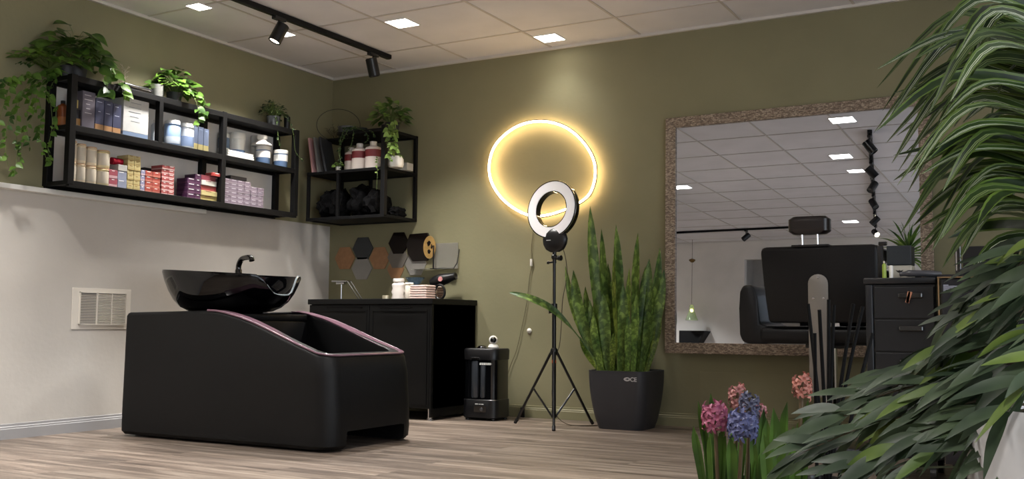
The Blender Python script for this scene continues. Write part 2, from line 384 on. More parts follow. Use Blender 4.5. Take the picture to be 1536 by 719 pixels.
lab=['highest spotlight on the mirrored black track','second highest spotlight on the mirrored black track','third highest spotlight on the mirrored black track','fourth spotlight down on the mirrored black track','second lowest spotlight on the mirrored black track','lowest spotlight on the mirrored black track, with a lit lens']
for i,u in enumerate((.02,.22,.36,.55,.78,.98)):
    p=P0.lerp(P1,u); spot(lab[i],p,[(.5,0,-.7),(.5,-.2,-.6),(-.3,.5,-.7),(.4,.4,-.7),(-.6,.1,-.6),(.5,.7,-.55)][i],i==5,8 if i==5 else 0)
track((-.9,-9.1,CEIL),(1.9,-8.95,CEIL),'black ceiling track crossing the far end of the salon, seen in the mirror')
spot('black spotlight alone on the crossing track at the far end',(.75,-9.01,CEIL-.033),(-.6,.3,-.6))
# pendant + black wall box on the far wall (mirror view)
t=thing('pendant_lamp','glass pendant lamp on a long cord above a black wall box, seen in mirror','lamp',(-.47,-10.05,CEIL))
mb=MB(); mb.tube([(0,0,0),(0,0,-1.12)],.003,6); mb.build('cord',mat('cord_brown',(60,48,38),.6),t)
mb=MB(); mb.lathe([(.0,-.3),(.05,-.32),(.055,-.34),(.02,-.37),(0,-.37)],(0,0,-.02),16); mb.build('canopy',mat('brass_aged',(120,95,55),.35,.9),t,smooth=True)
mb=MB(); mb.lathe([(.02,-1.1),(.035,-1.12),(.045,-1.2),(.09,-1.32),(.11,-1.36),(.107,-1.36),(.087,-1.32),(.042,-1.2),(.03,-1.125)],(0,0,0),20,cap=False); mb.build('shade',mat('pale_glass',(210,225,190),.05,trans=.85),t,smooth=True)
mb=MB(); mb.ball((0,0,-1.2),.028); mb.build('bulb',mat('bulb_lit',(255,255,255),.4,emit=(255,225,150),estr=8),t,smooth=True)
mb=MB(); mb.prism([(-.72,1.07),(-.25,1.07),(-.38,.86),(-.72,.86)],YF+.001,YF+.26,'xz',bev=.004)
tag(mb.build('wall_box',BLK,loc=(-.5,YF+.13,.96)),'black wall mounted box with slanted end, seen in the mirror','wall box')
# =================================================================== SHELVES
PW=.040
def frame_unit(name,label,group,x0,x1,y0,y1,z0,zm,z1,front,posts_full,posts_up,posts_lo,shelf_top=True):
    t=thing(name,label,'shelf',((x0+x1)/2,(y0+y1)/2,z0),0,group)
    return t
# left unit: y -2.555..-.635, x 0..DL
DL=.225; Y0,Y1=-2.56,-.64; ZB0,ZM,ZT=1.43,1.75,2.035
t=thing('hanging_shelf','long black metal two tier shelf frame on the left wall','shelf',(0,(Y0+Y1)/2,ZB0),0,'black metal wall shelves')
for (ya,yb) in ((Y0,Y0+PW),(-1.395,-1.36),(Y1-PW,Y1)):
    mb=MB(); mb.box(DL-PW,DL,ya,yb,ZB0-.012,ZT+.014,bev=.002); mb.build('post',BLK,t,world=True)
for ya in (Y0,-1.395,Y1-PW):
    mb=MB(); mb.box(.001,PW+.001,ya,ya+PW,ZB0-.012,ZT+.014,bev=.002); mb.build('post',BLK,t,world=True)
mb=MB(); mb.box(DL-PW,DL,-1.93,-1.90,ZM,ZT,bev=.002); mb.build('divider_post',BLK,t,world=True)
for z,nm in ((ZB0,'shelf_board'),(ZM,'shelf_board'),(ZT,'shelf_board')):
    mb=MB(); mb.box(.002,DL-.004,Y0+.004,Y1-.004,z-.004,z+.004)
    mb.box(DL-.030,DL-.001,Y0+.01,Y1-.01,z-.026,z+.010,bev=.002); mb.box(.002,.022,Y0+.01,Y1-.01,z-.026,z+.010,bev=.002)
    mb.box(.01,DL-.01,Y0+.002,Y0+.022,z-.016,z+.010,bev=.002); mb.box(.01,DL-.01,Y1-.022,Y1-.002,z-.016,z+.010,bev=.002)
    mb.build(nm,BLK,t,world=True)
mb=MB(); mb.box(.0015,.006,-2.515,-1.40,ZM+.012,ZT-.02); mb.box(.0015,.006,-1.355,-.68,ZM+.012,ZT-.02); mb.box(.0015,.006,-2.515,-1.40,ZB0+.012,ZM-.02); mb.box(.0015,.006,-1.355,-.68,ZB0+.012,ZM-.02)
mb.build('back_panel',mat('pale_back_panel',(232,227,220),.7,var=.04),t,world=True)
# corner unit on back wall
DC=.42; XA,XB=.11,.835; CB,CM,CT=1.42,1.765,2.05
t=thing('hanging_shelf','black metal corner shelf frame on the olive back wall','shelf',((XA+XB)/2,0,CB),0,'black metal wall shelves')
def post(x,y,z0,z1,w=.026):
    mb=MB(); mb.box(x-w/2,x+w/2,y-w/2,y+w/2,z0,z1,bev=.002); mb.build('post',BLK,t,world=True)
post(XB-.018,-DC+.018,CB-.01,CT+.03,.036); post(XB-.013,-.014,CB-.01,CT+.01); post(XA+.012,-DC+.013,CB-.01,CM+.01,.022); post(XA+.012,-.014,CB-.01,CT+.0,.022); post(.405,-DC+.013,CB-.01,CM+.01,.022); post(.405,-.014,CB-.01,CT+.01,.022)
for z,xa in ((CB,XA),(CM,XA),(CT,.39)):
    if z==CT:
        mb=MB(); mb.box(XA,.388,-.26,-.002,z-.012,z+.004,bev=.002); mb.build('shelf_board',BLK,t,world=True)
    mb=MB(); mb.box(xa,XB,-DC+.002,-.002,z-.005,z+.004)
    mb.box(xa,XB-.001,-DC+.001,-DC+.021,z-.014,z+.008,bev=.002); mb.box(xa,XB-.001,-.022,-.002,z-.014,z+.008,bev=.002)
    mb.box(xa,xa+.02,-DC+.01,-.01,z-.014,z+.008,bev=.002); mb.box(XB-.021,XB-.002,-DC+.01,-.01,z-.014,z+.008,bev=.002)
    mb.build('shelf_board',BLK,t,world=True)
# ------------------------------------------------------------------ shelf stock
def span(pa,pb,f,yimg=200):
    """y extent on the plane x=f between two image columns"""
    return bp((pa,yimg),'x',f)[1], bp((pb,yimg),'x',f)[1]
def mute(c,k=.25,m=.86):
    l=.3*c[0]+.59*c[1]+.11*c[2]
    return tuple(int((v+(l-v)*k)*m) for v in c)
def carton(x0,x1,y0,y1,z0,z1,col,label,cat='box',group=None,band=None,bandh=.3,name='product_box',marks=0,inkc=(235,235,235),rough=.45,rz=0):
    col=mute(col); band=mute(band) if band else None
    t=thing(name,label,cat,((x0+x1)/2,(y0+y1)/2,z0),rz,group)
    hx,hy,h=(x1-x0)/2,(y1-y0)/2,z1-z0
    M=mat('carton_%d_%d_%d'%col,col,rough,var=.06,scale=25)
    mb=MB()
    if band:
        mb.box(-hx,hx,-hy,hy,h*bandh,h,bev=.0012,seg=1)
    else: mb.box(-hx,hx,-hy,hy,0,h,bev=.0012,seg=1)
    mb.build('carton',M,t)
    if band:
        mb=MB(); mb.box(-hx,hx,-hy,hy,0,h*bandh-.0002,bev=.0012,seg=1); mb.build('colour_band',mat('band_%d_%d_%d'%band,band,rough),t)
    if marks:
        mb=MB(); ink=mat('ink_%d_%d_%d'%inkc,inkc,.5); r2=random.Random(int(y0*1000))
        for i in range(marks):
            zz=h*(.9-.6*i/max(1,marks)); w=hy*r2.uniform(.35,.75)
            mb.box(hx+.0002,hx+.0009,-w,w*r2.uniform(.4,1),zz-.0035,zz)
        mb.build('print',ink,t)
    return t
def stack(x1,dx,y0,y1,z0,n,h,col,lab,group,band=None,jit=.004,inkc=(240,240,240)):
    first=None; cy=(y0+y1)/2
    for i in range(n):
        L=lab if isinstance(lab,str) else lab[i]
        jx=rnd.uniform(-jit,jit)*.6; jy=rnd.uniform(-jit,jit)*.3
        if first is None: first=carton(x1-dx,x1,y0,y1,z0,z0+h-.0008,col,L,group=group,marks=1,inkc=inkc,band=band,bandh=.35,name='colour_tube_box')
        else: dup(first,(x1-dx/2+jx,cy+jy,z0+i*h),label=L)
    return first
def bottle(x,y,z,r,h,col,label,group,capc=(235,235,230),bandc=None,neck=.4,caph=.12,name='bottle',cat='bottle',b0=.35,b1=.7,rough=.3,body=None):
    bandc=mute(bandc,.2) if bandc else None
    t=thing(name,label,cat,(x,y,z),0,group)
    hb=h*(1-caph); sh=hb*.86
    M=body or mat('bottle_%d_%d_%d'%col,col,rough)
    mb=MB(); mb.lathe([(0,0),(r*.94,0),(r,.004),(r,sh),(r*.92,sh+(hb-sh)*.35),(r*neck*1.15,hb-.004),(r*neck,hb),(0,hb)],(0,0,0),18,cap=False); mb.build('body',M,t,smooth=True)
    mb=MB(); mb.lathe([(0,hb),(r*neck*1.05,hb),(r*neck*1.05,h-.003),(r*neck*.95,h),(0,h)],(0,0,.0003),16,cap=False); mb.build('cap',mat('cap_%d_%d_%d'%capc,capc,.35),t,smooth=True)
    if bandc:
        mb=MB(); mb.lathe([(r+.0006,hb*b0),(r+.0008,hb*b0+.001),(r+.0008,hb*b1),(r+.0006,hb*b1+.001)],(0,0,0),18,cap=False); mb.build('label',mat('lab_%d_%d_%d'%bandc,bandc,.5),t,smooth=True)
    return t
def tub(x,y,z,r,h,col,lidc,label,group,bandc=None,name='product_tub'):
    t=thing(name,label,'tub',(x,y,z),0,group); hb=h*.78
    mb=MB(); mb.lathe([(0,0),(r*.9,0),(r*.93,.003),(r*.97,hb),(0,hb)],(0,0,0),20,cap=False); mb.build('body',mat('bottle_%d_%d_%d'%col,col,.35),t,smooth=True)
    mb=MB(); mb.lathe([(0,hb),(r,hb),(r*1.02,hb+.004),(r*1.02,h-.003),(r*.98,h),(0,h)],(0,0,.0003),20,cap=False); mb.build('lid',mat('cap_%d_%d_%d'%lidc,lidc,.35),t,smooth=True)
    if bandc:
        mb=MB(); mb.lathe(([(r*.955+.0012,hb*.45),(r*.965+.0015,hb*.92)] if r<.0521 and h<.13 else [(r*.945+.0012,hb*.06),(r*.965+.0015,hb*.5)]),(0,0,0),20,cap=False); mb.build('label',mat('lab_%d_%d_%d'%bandc,bandc,.5),t,smooth=True)
    return t
zU=ZM+.0105; zL=ZB0+.0105; FX=DL-.035
# upper row, unit 1
a,b=span(86,99,.10); bottle(.10,(a+b)/2,zU,.03,.15,(120,60,20),'dark bottle with orange lower half behind the leftmost shelf post','styling bottles',capc=(20,20,22),bandc=(200,110,40),b0=.05,b1=.4,name='styling_bottle')
a,b=span(109,121,FX-.03); bottle(FX-.04,(a+b)/2,zU,.027,.16,(28,26,30),'black bottle with gold pump cap and orange label beside lilac box','styling bottles',capc=(205,180,110),bandc=(205,140,60),b0=.05,b1=.42,neck=.3,caph=.3,name='styling_bottle')
a,b=span(122,141,FX); carton(FX-.07,FX,a,b,zU,zU+.215,(118,110,128),'tall grey lilac carton with white print, leftmost on the top shelf',marks=5,inkc=(205,200,205))
ls=['navy carton with orange base, left of the trio beside white box','navy carton with orange base, middle of the trio','navy carton with orange base, right of the trio touching white box']
for i,(p,q) in enumerate(((142,155),(155.5,168),(168.5,181))):
    a,b=span(p,q,FX); carton(FX-.06,FX,a+.001,b-.001,zU,zU+.19-.004*i,(66,72,112),ls[i],group='navy cartons',band=(200,138,80),bandh=.2,marks=2,inkc=(190,195,215))
a,b=span(184,222,FX); t=carton(FX-.11,FX,a,b,zU,zU+.235,(214,214,210),'large white carton with pale blue base and grey print',band=(120,145,185),bandh=.13,marks=5,inkc=(120,125,130),name='large_carton')
a,b=span(223,229,FX-.06); bottle(FX-.06,b+.012,zU,.02,.15,(205,212,220),'slim white bottle squeezed right of the large white carton','white bottles',name='slim_bottle')
# cell 2
for i,(p,q,lb) in enumerate(((249,268,'blue and white can, left of two by the divider'),(270,288,'white can with blue print between can and blue cartons'))):
    a,b=span(p,q,FX-.04); r=(b-a)/2
    bottle(FX-.04,(a+b)/2,zU,r,.165,(205,210,216) if i else (140,165,200),lb,'white and blue cans',capc=(225,225,222),neck=.9,caph=.14,bandc=(120,145,190) if i else (185,198,214),b0=.1,b1=.55 if i else .4,name='product_can',cat='can')
ls=['periwinkle carton with yellow base, left of three','periwinkle carton with yellow base, middle of three','periwinkle carton with yellow base, right of three']
for i,(p,q) in enumerate(((289,297),(297.5,305.5),(306,313.5))):
    a,b=span(p,q,FX-.01); carton(FX-.06,FX-.01,a,b,zU,zU+.165-.005*i,(128,148,192),ls[i],group='periwinkle cartons',band=(220,200,120),bandh=.28,marks=1,inkc=(160,178,214),name='slim_carton')
# unit 2 upper
a,b=span(341,357,.10); bottle(.048,(a+b)/2-.03,zU+.0,.038,.23,(215,215,208),'tall white bottle with blue label at the rear left of tubs','tall white bottle',bandc=(95,125,160),b0=.4,b1=.75,name='tall_bottle')
a,b=span(352,379,.13); tub(.068,(a+b)/2,zU+.001,.058,.20,(222,222,218),(228,228,222),'big round white jar with blue band behind the white trays','large jars',bandc=(90,118,155),name='large_jar')
a,b=span(380,404,.10); tub(.062,(a+b)/2+.01,zU,.052,.215,(218,216,208),(225,224,218),'white round jar with lid seen behind the front blue tubs','large jars',name='large_jar')
a,b=span(338,377,FX); t=thing('plastic_tray','white shallow plastic trays stacked at the shelf edge','tray',(FX-.02,(a+b)/2,zU))
for k in range(3):
    mb=MB(); hy=(b-a)/2-.004*k; mb.box(-.03,.05,-hy,hy,.014*k,.014*k+.004,bev=.001); mb.box(.046,.05,-hy-.004,hy+.004,.014*k+.004,.014*k+.012,bev=.001); mb.box(-.03,-.026,-hy,hy,.014*k+.004,.014*k+.012); mb.box(-.026,.046,-hy-.004,-hy,.014*k+.004,.014*k+.012); mb.box(-.026,.046,hy,hy+.004,.014*k+.004,.014*k+.012); mb.build('tray',WHT,t)
for i,(p,q) in enumerate(((382,408),(409,434))):
    a,b=span(p,q,FX-.03); tub(FX-.028,(a+b)/2,zU,min(.052,(b-a)/2*.95),.125,(96,122,160),(226,224,218),['blue banded white tub at shelf front, left of the pair','blue banded white tub at shelf front, nearest the corner'][i],'blue banded tubs',bandc=(222,220,216))
# stack a shallow lid on the left tub
a,b=span(378,412,FX-.03)
mb=MB(); mb.lathe([(0,0),(.072,0),(.076,.006),(.06,.022),(.036,.034),(.030,.045),(.040,.062),(.038,.076),(0,.078)],(0,0,0),20,cap=False); tag(mb.build('bowl_lid',WHT,smooth=True,loc=None),'white domed lid lying on the left blue banded tub','lid').location=(FX-.035,(a+b)/2-.01,zU+.1265)
# lower row unit 1
jl=['cream jar, lower row, leftmost by the post','cream jar, lower row, second from the post','cream jar, lower row, third from the post','cream jar, lower row, nearest the pink boxes']
ju=[s.replace('lower','upper') for s in jl]
for i,(p,q) in enumerate(((104,116),(117,130),(131.5,146),(147,165))):
    a,b=span(p,q,FX-.03); r=(b-a)/2*.97; h=.118-.004*i
    for k in (0,1):
        bottle(FX-.035,(a+b)/2,zL+k*(h+.0005),r,h,(222,205,175) if i!=3 else (218,204,160),(jl,ju)[k][i],'cream jars stacked in two rows',capc=(205,170,135),neck=.93,caph=.07,name='cream_jar',cat='jar',bandc=(232,218,192),b0=.15,b1=.85)
a,b=span(166,179,FX); h=.052
stack(FX,.10,a,b,zL,2,h,(196,78,98),['bottom pink tube box right of the cream jars','upper pink tube box right of the cream jars'],'pink tube boxes',band=(232,170,178))
a,b=span(179.5,193,FX); stack(FX,.10,a,b,zL,2,.052,(150,160,190),['bottom pale blue box between pink and yellow stacks','second pale blue box between pink and yellow stacks'],'pale blue tube boxes')
carton(FX-.1,FX,a,b,zL+.1045,zL+.142,(196,192,184),'light grey carton on the pale blue boxes',name='colour_tube_box')
mb=MB(); mb.lathe([(0,0),(.022,0),(.022,.07),(0,.07)],(0,0,0),16,axis=(0,1,0),cap=False); o=tag(mb.build('foil_roll',mat('red_foil',(190,30,60),.25,.5),smooth=True),'shiny red roll lying on the light grey carton','roll'); o.location=(FX-.05,a-.01,zL+.1425+.0225)
for i,(p,q) in enumerate(((193.5,203),(203.5,213))):
    a,b=span(p,q,FX); n=['left','right'][i]
    stack(FX,.10,a,b,zL,7,.030,(214,192,118),['yellow tube box, %s column, number %d from the shelf'%(n,k+1) for k in range(7)],'yellow tube boxes',band=(196,168,92),inkc=(120,90,40))
a,b=span(213.5,220,FX); stack(FX,.10,a,b,zL,4,.033,(150,150,196),['lilac tube box right of yellow columns, level %d'%(k+1) for k in range(4)],'lilac tube boxes',band=(205,180,200))
for i,(p,q) in enumerate(((220.5,231),(231.5,243))):
    a,b=span(p,q,FX); n=['left','right'][i]
    stack(FX,.10,a,b,zL,4,.033,(204,70,56),['orange red tube box, %s short column, level %d from shelf'%(n,k+1) for k in range(4)],'orange red tube boxes',band=(222,112,90))
a,b=span(221,244,.10); carton(.025,FX-.105,a-.0,b,zL,zL+.17,(34,24,24),'dark brown carton standing behind the orange red boxes',name='dark_carton')
for i,(p,q) in enumerate(((245,254.5),(255,264))):
    a,b=span(p,q,FX); n=['left','right'][i]
    stack(FX,.10,a,b,zL,7,.0265,(196,72,72),['striped red and pink tube box, %s column, level %d'%(n,k+1) for k in range(7)],'striped red tube boxes',band=(235,180,175))
for i,(p,q,nn) in enumerate(((284,295,4),(295.5,304,5))):
    a,b=span(p,q,FX); n=['left','right'][i]
    stack(FX,.10,a,b,zL,nn,.033,(88,36,84),['plum tube box, %s column, level %d'%(n,k+1) for k in range(nn)],'plum tube boxes',band=(110,56,100))
cols=[(206,182,90),(214,196,120),(190,60,66),(226,222,210),(170,60,80)]; nm=['bottom mustard','second pale yellow','middle red','fourth white','fifth crimson']
a,b=span(305,329,FX+.0)
for k in range(5): carton(FX-.1,FX-.004+.006*(k%2),a,b-.004*k,zL+.0335*k,zL+.0335*k+.0328,cols[k],nm[k]+' tube box in the mixed stack by the middle post',group='mixed tube boxes',marks=1,inkc=(120,40,50),name='colour_tube_box')
a,b=span(318,334,FX); carton(FX-.05,FX+.02,a,b-.01,zL+.168,zL+.19,(214,60,56),'small bright red box lying on top of the mixed stack',marks=1,name='colour_tube_box')
# lower row unit 2: mauve boxes brickwork
rows=[6,6,6,6,5,4]
a,b=span(338,398,FX); wcol=(b-a)/6; 
for c_ in range(6):
    n=[6,6,6,6,5,5][c_]
    h=.0285; ya=a+c_*wcol
    stack(FX,.09,ya+.0008,ya+wcol-.0008,zL,n,h,(146,126,146),['mauve tube box, column %d from the middle post, level %d up'%(c_+1,k+1) for k in range(n)],'mauve tube boxes',band=(168,150,166),inkc=(205,198,208))
a,b=span(345,369,FX-.02); carton(FX-.06,FX-.0,a,b,zL+.1725,zL+.197,(36,34,42),'flat dark box lying on top of the mauve boxes',name='dark_carton')
# ------------------------------------------------------------------ corner unit stock
zU2=CM+.0085; zL2=CB+.0085; FY=-DC+.03
def xspan(p,q,f,yi=230): return bp((p,yi),'y',f)[0], bp((q,yi),'y',f)[0]
for i,(p,c,lb) in enumerate(((461,(196,150,150),'pink spined magazine leaning leftmost in the corner shelf'),(467,(120,118,116),'grey lettered magazine leaning between pink and dark ones'),(473,(48,50,54),'dark grey magazine leaning rightmost with its cover showing'))):
    x=bp((p,255),'y',FY)[0]
    t=thing('magazine',lb,'magazine',(x+.035+.012*i,FY+.115,zU2+.004),0,'magazines leaning in the corner shelf')
    R=(0,-.16-.05*(i==2),0.10 if i<2 else .30)
    mb=MB(); mb.box(-.006,.006,-.105,.105,0,.27,rot=R,piv=Vector((0,0,0))); mb.build('pages',mat('paper',(205,200,195),.7),t)
    mb=MB(); mb.box(-.0075,-.0062,-.107,.107,0,.272,rot=R,piv=Vector((0,0,0))); mb.box(.0062,.0085,-.107,.107,0,.272,rot=R,piv=Vector((0,0,0))); mb.box(-.0075,.0085,-.1085,-.1055,0,.272,rot=R,piv=Vector((0,0,0))); mb.build('cover',mat('cover_%d'%i,c,.4),t)
for i,(p,q,h) in enumerate(((513,530,.185),(529,549,.2),(549,570,.205))):
    a,b=xspan(p,q,FY+.05); r=(b-a)/2*.94
    bottle((a+b)/2,FY+.055+(.04 if i==0 else 0),zU2,r,h,(216,204,196),['white bottle with red label, left of the three','white bottle with red label, middle of the three','white bottle with red label, right, beside the shelf post'][i],'white bottles with red labels',capc=(225,220,214),bandc=(150,42,48),neck=.42,caph=.14,b0=.5,b1=.8,name='developer_bottle')
# round white pot with small plant is made with the plants; small white box
a,b=xspan(599,619,-.13); carton(a,b,-.2,-.12,zU2,zU2+.055,(206,202,190),'small white box at the right end of the corner shelf',name='small_box')
# dark towels crumpled on the lower board: each bundle its own object
def towel(c,sx,sy,h,seed,lb):
    r2=random.Random(seed); b2=bmesh.new(); bmesh.ops.create_icosphere(b2,subdivisions=4,radius=1)
    import mathutils.noise as ns
    for v in b2.verts:
        p=v.co.copy(); n=ns.noise(p*2.2+Vector((seed,0,0)))*.28+ns.noise(p*5+Vector((seed,3,0)))*.16+abs(ns.noise(p*9+Vector((0,seed,0))))*.10
        k=1+n; z=max(-1,p.z); v.co=Vector((p.x*k*sx,p.y*k*sy,max(0,(p.z*k*.6+.5))*h))
    mb=MB(); mb.add(b2); o=mb.build('salon_cape',mat('black_cloth',(4,4,5),.9,spec=.15,var=.3,scale=30,bump=.4,bscale=90),smooth=True); o.location=c; tag(o,lb,'cape','black capes bundled on the lower corner shelf'); return o
for i,(x,y,sx,sy,h,lb) in enumerate(((.225,-.24,.09,.13,.20,'crumpled black cape at the left end of the lower corner shelf'),(.33,-.28,.07,.09,.20,'crumpled black cape left of the thin inner post'),(.50,-.22,.085,.13,.23,'highest black cape bundle right of the thin inner post'),(.655,-.25,.085,.12,.18,'crumpled black cape left of the thick front post'),(.765,-.16,.04,.09,.075,'small black cape bundle at the right end of the corner shelf'))):
    towel((x,y,zL2-.0005),sx,sy,h,i*3+1,lb)
# =================================================================== WASH UNIT
LEA=mat('black_leather',(9,9,10),.5,spec=.24,var=.12,scale=14,bump=.18,bscale=190)
XF,XBk,YN,YFa=1.895,.37,-2.265,-1.515
wt=thing('wash_unit_base','black leather shampoo wash unit base with mauve piping and open front','wash unit',((XF+XBk)/2,(YN+YFa)/2,0))
def htop(x):
    # profile of the side wall
    P=[(.37,.70),(1.05,.712),(1.12,.705),(1.29,.668),(1.43,.622),(1.61,.555),(1.79,.494),(1.86,.482)]
    for (a,ha),(b,hb) in zip(P,P[1:]):
        if x<=b: 
            return lerp(ha,hb,(max(x,a)-a)/(b-a))
    return .482
def outline(inset,nc=8,rf=.10,rb=.03,z=0,taper=0):
    x0,x1,y0,y1=XBk+inset,XF-inset-taper,YN+inset+taper*.3,YFa-inset-taper*.3
    rf=max(.02,rf-inset*.6); rb=max(.012,rb-inset*.3); P=[]
    def arc(cx,cy,r,a0): 
        for k in range(nc+1): a=a0+PI/2*k/nc; P.append((cx+r*math.cos(a),cy+r*math.sin(a)))
    n=22
    arc(x0+rb,y0+rb,rb,PI)
    for k in range(1,n): P.append((lerp(x0+rb,x1-rf,k/n),y0))
    arc(x1-rf,y0+rf,rf,1.5*PI)
    for k in range(1,6): P.append((x1,lerp(y0+rf,y1-rf,k/6)))
    arc(x1-rf,y1-rf,rf,0)
    for k in range(1,n): P.append((lerp(x1-rf,x0+rb,k/n),y1))
    arc(x0+rb,y1-rb,rb,PI/2)
    for k in range(1,6): P.append((x0,lerp(y1-rb,y0+rb,k/6)))
    return P
mb=MB(); bm=mb.bm
TH=.075
lv=[(.012,0,.012,.012),(0,0,.03,.004),(0,0,.08,.0),(0,0,.2,.003),(0,0,.38,.014),(0,None,-.02,.03),(.006,None,-.006,.034),(.014,None,0,.036),(TH-.012,None,0,.036),(TH-.004,None,-.006,.036),(TH,None,-.02,.036),(TH,0,.33,.02)]
rings=[]
for ins,flag,z,tp in lv:
    R=[]
    for (x,y) in outline(ins,taper=tp): 
        zz=(htop(x)+z) if flag is None else z
        R.append(bm.verts.new((x,y,zz)))
    rings.append(R)
for A,B in zip(rings,rings[1:]):
    n=len(A)
    for k in range(n): mb.face([A[k],A[(k+1)%n],B[(k+1)%n],B[k]])
mb.face(rings[-1]); mb.face(rings[0][::-1])
bmesh.ops.recalc_face_normals(bm,faces=bm.faces[:])
shell=mb.build('shell',LEA,wt,smooth=True,world=True)
# rear top deck that carries the bowl, boolean cut of foot opening
cut=MB(); cut.box(1.3,2.1,-2.13,-1.63,-.1,.10,bev=.012); c_o=cut.build('cutter',LEA); 
shell.parent=None; L0=wt.location.copy(); shell.location=L0
bo=shell.modifiers.new('b','BOOLEAN'); bo.operation='DIFFERENCE'; bo.object=c_o; bo.solver='EXACT'
dg=bpy.context.evaluated_depsgraph_get(); dg.update(); me=bpy.data.meshes.new_from_object(shell.evaluated_get(dg)); shell.modifiers.clear(); shell.data=me
for p in me.polygons: p.use_smooth=True
try: me.set_sharp_from_angle(angle=math.radians(35))
except Exception: pass
bpy.data.objects.remove(c_o); shell.location=(0,0,0); shell.parent=wt
mb=MB(); mb.box(XBk+TH-.01,1.16,YN+TH-.01,YFa-TH+.01,.655,.695,bev=.008); mb.build('deck',LEA,wt,smooth=True,world=True)
mb=MB(); mb.box(1.10,1.16,YN+TH-.005,YFa-TH+.005,.34,.66,bev=.015); mb.build('inner_backrest',LEA,wt,smooth=True,world=True)
mb=MB(); mb.box(1.14,XF-TH+.004,YN+TH-.005,YFa-TH+.005,.331,.37,bev=.015); mb.build('seat',LEA,wt,smooth=True,world=True)
# mauve piping along rim: band on the rim crown, only where the rim slopes and across the front
PIP=mat('mauve_piping',(112,82,95),.28,coat=.3)
mb=MB(); A=outline(.004,taper=.035); B=outline(TH-.004,taper=.035)
ok=[i for i,(x,y) in enumerate(A) if x>.98]
for idx,i in enumerate(ok[:-1]):
    j=ok[idx+1]
    if j!=i+1: continue
    qs=[]
    for (P,k) in ((A,i),(A,j),(B,j),(B,i)):
        x,y=P[k]; qs.append(Vector((x,y,htop(A[k][0])+.0035)))
    lo=[bm_v-Vector((0,0,.006)) for bm_v in qs]
    vh=[mb.bm.verts.new(v) for v in qs]; vl=[mb.bm.verts.new(v) for v in lo]
    mb.face(vh); mb.face(vl[::-1])
    for k in range(4): mb.face([vh[k],vh[(k+1)%4],vl[(k+1)%4],vl[k]])
bmesh.ops.remove_doubles(mb.bm,verts=mb.bm.verts[:],dist=1e-5)
mb.build('rim_band',PIP,wt,smooth=True,world=True)
for P,nm in ((A,'piping'),):
    mb=MB(); mb.tube([(P[i][0],P[i][1],htop(P[i][0])+.001) for i in ok],.0055,8); mb.build('piping',PIP,wt,smooth=True,world=True)
for (x,y) in ((.50,-2.15),(.50,-1.64),(1.15,-2.15),(1.15,-1.64)):
    mb=MB(); mb.lathe([(0,0),(.022,0),(.02,.032),(0,.032)],(x,y,0),12,cap=False); mb.build('foot',BLKP,wt,world=True)
# bowl
bw=thing('wash_bowl','glossy black ceramic hair wash bowl with neck cut-out on the wash unit','basin',(.83,-1.89,.706))
CER=mat('black_ceramic',(3,3,4),.05,spec=.35)
mb=MB(); n=64; prof=[(0,.0,0),(.50,.0,0),(.60,.006,0),(.72,.028,0),(.82,.066,0),(.895,.115,0),(.955,.17,0),(.99,.215,1),(.985,.228,1),(.965,.228,1),(.945,.215,1),(.90,.16,.3),(.80,.09,0),(.5,.04,0),(0,.03,0)]
def brim(a):
    d=abs((a+PI)%(2*PI)-PI)       # angle from +x
    d=abs((a+.12+PI)%(2*PI)-PI); dip=-.105*math.exp(-(d/.33)**4)
    tilt=-.022*math.cos(a)
    return dip+tilt
ringsb=[]
for (f_,z,k) in prof:
    if f_==0: ringsb.append([mb.bm.verts.new((0,0,z))]); continue
    R=[]
    for i in range(n):
        a=2*PI*i/n; rx,ry=.45,.335
        ex=1.0
        R.append(mb.bm.verts.new((rx*f_*math.cos(a)*ex,ry*f_*math.sin(a),z+brim(a)*(z/.215)*(1 if z>.05 else .3))))
    ringsb.append(R)
for A_,B_ in zip(ringsb,ringsb[1:]):
    for k in range(n):
        if len(A_)==1: mb.face([A_[0],B_[(k+1)%n],B_[k]])
        elif len(B_)==1: mb.face([A_[k],A_[(k+1)%n],B_[0]])
        else: mb.face([A_[k],A_[(k+1)%n],B_[(k+1)%n],B_[k]])
o=mb.build('bowl',CER,bw,smooth=True)
mb=MB(); mb.lathe([(0,-.02),(.16,-.02),(.19,.001),(0,.001)],(0,0,.0),32,sx=1.15,sy=.85,cap=False); mb.build('bowl_foot',CER,bw,smooth=True)
mb=MB(); rim=[(.385*math.cos(a),.289*math.sin(a),.219+brim(a)) for a in [2*PI*i/64 for i in range(64)]]
fx,fy=-.19,.25
mb=MB(); mb.lathe([(0,.17),(.021,.17),(.021,.262),(.017,.268),(0,.268)],(fx,fy,0),18,cap=False); mb.build('faucet_base',GLOSS,bw,smooth=True)
mb=MB(); mb.tube(crom([(fx,fy,.25),(fx,fy,.29),(fx+.025,fy-.005,.325),(fx+.07,fy-.02,.335),(fx+.15,fy-.055,.332),(fx+.165,fy-.06,.312)],5),.017,12); mb.build('spray_head',GLOSS,bw,smooth=True)
mb=MB(); mb.lathe([(.0175,.235),(.0185,.238),(.0185,.248),(.0175,.251)],(fx,fy,0),18,cap=False); mb.build('faucet_collar',CHR,bw,smooth=True)
mb=MB(); mb.tube([(.435*math.cos(a),.323*math.sin(a),.228+brim(a)*1.06) for a in [(-.42+.84*i/16) for i in range(17)]],.006,8); mb.build('neck_cushion',mat('clear_gel',(150,160,165),.08,coat=.5),bw,smooth=True)
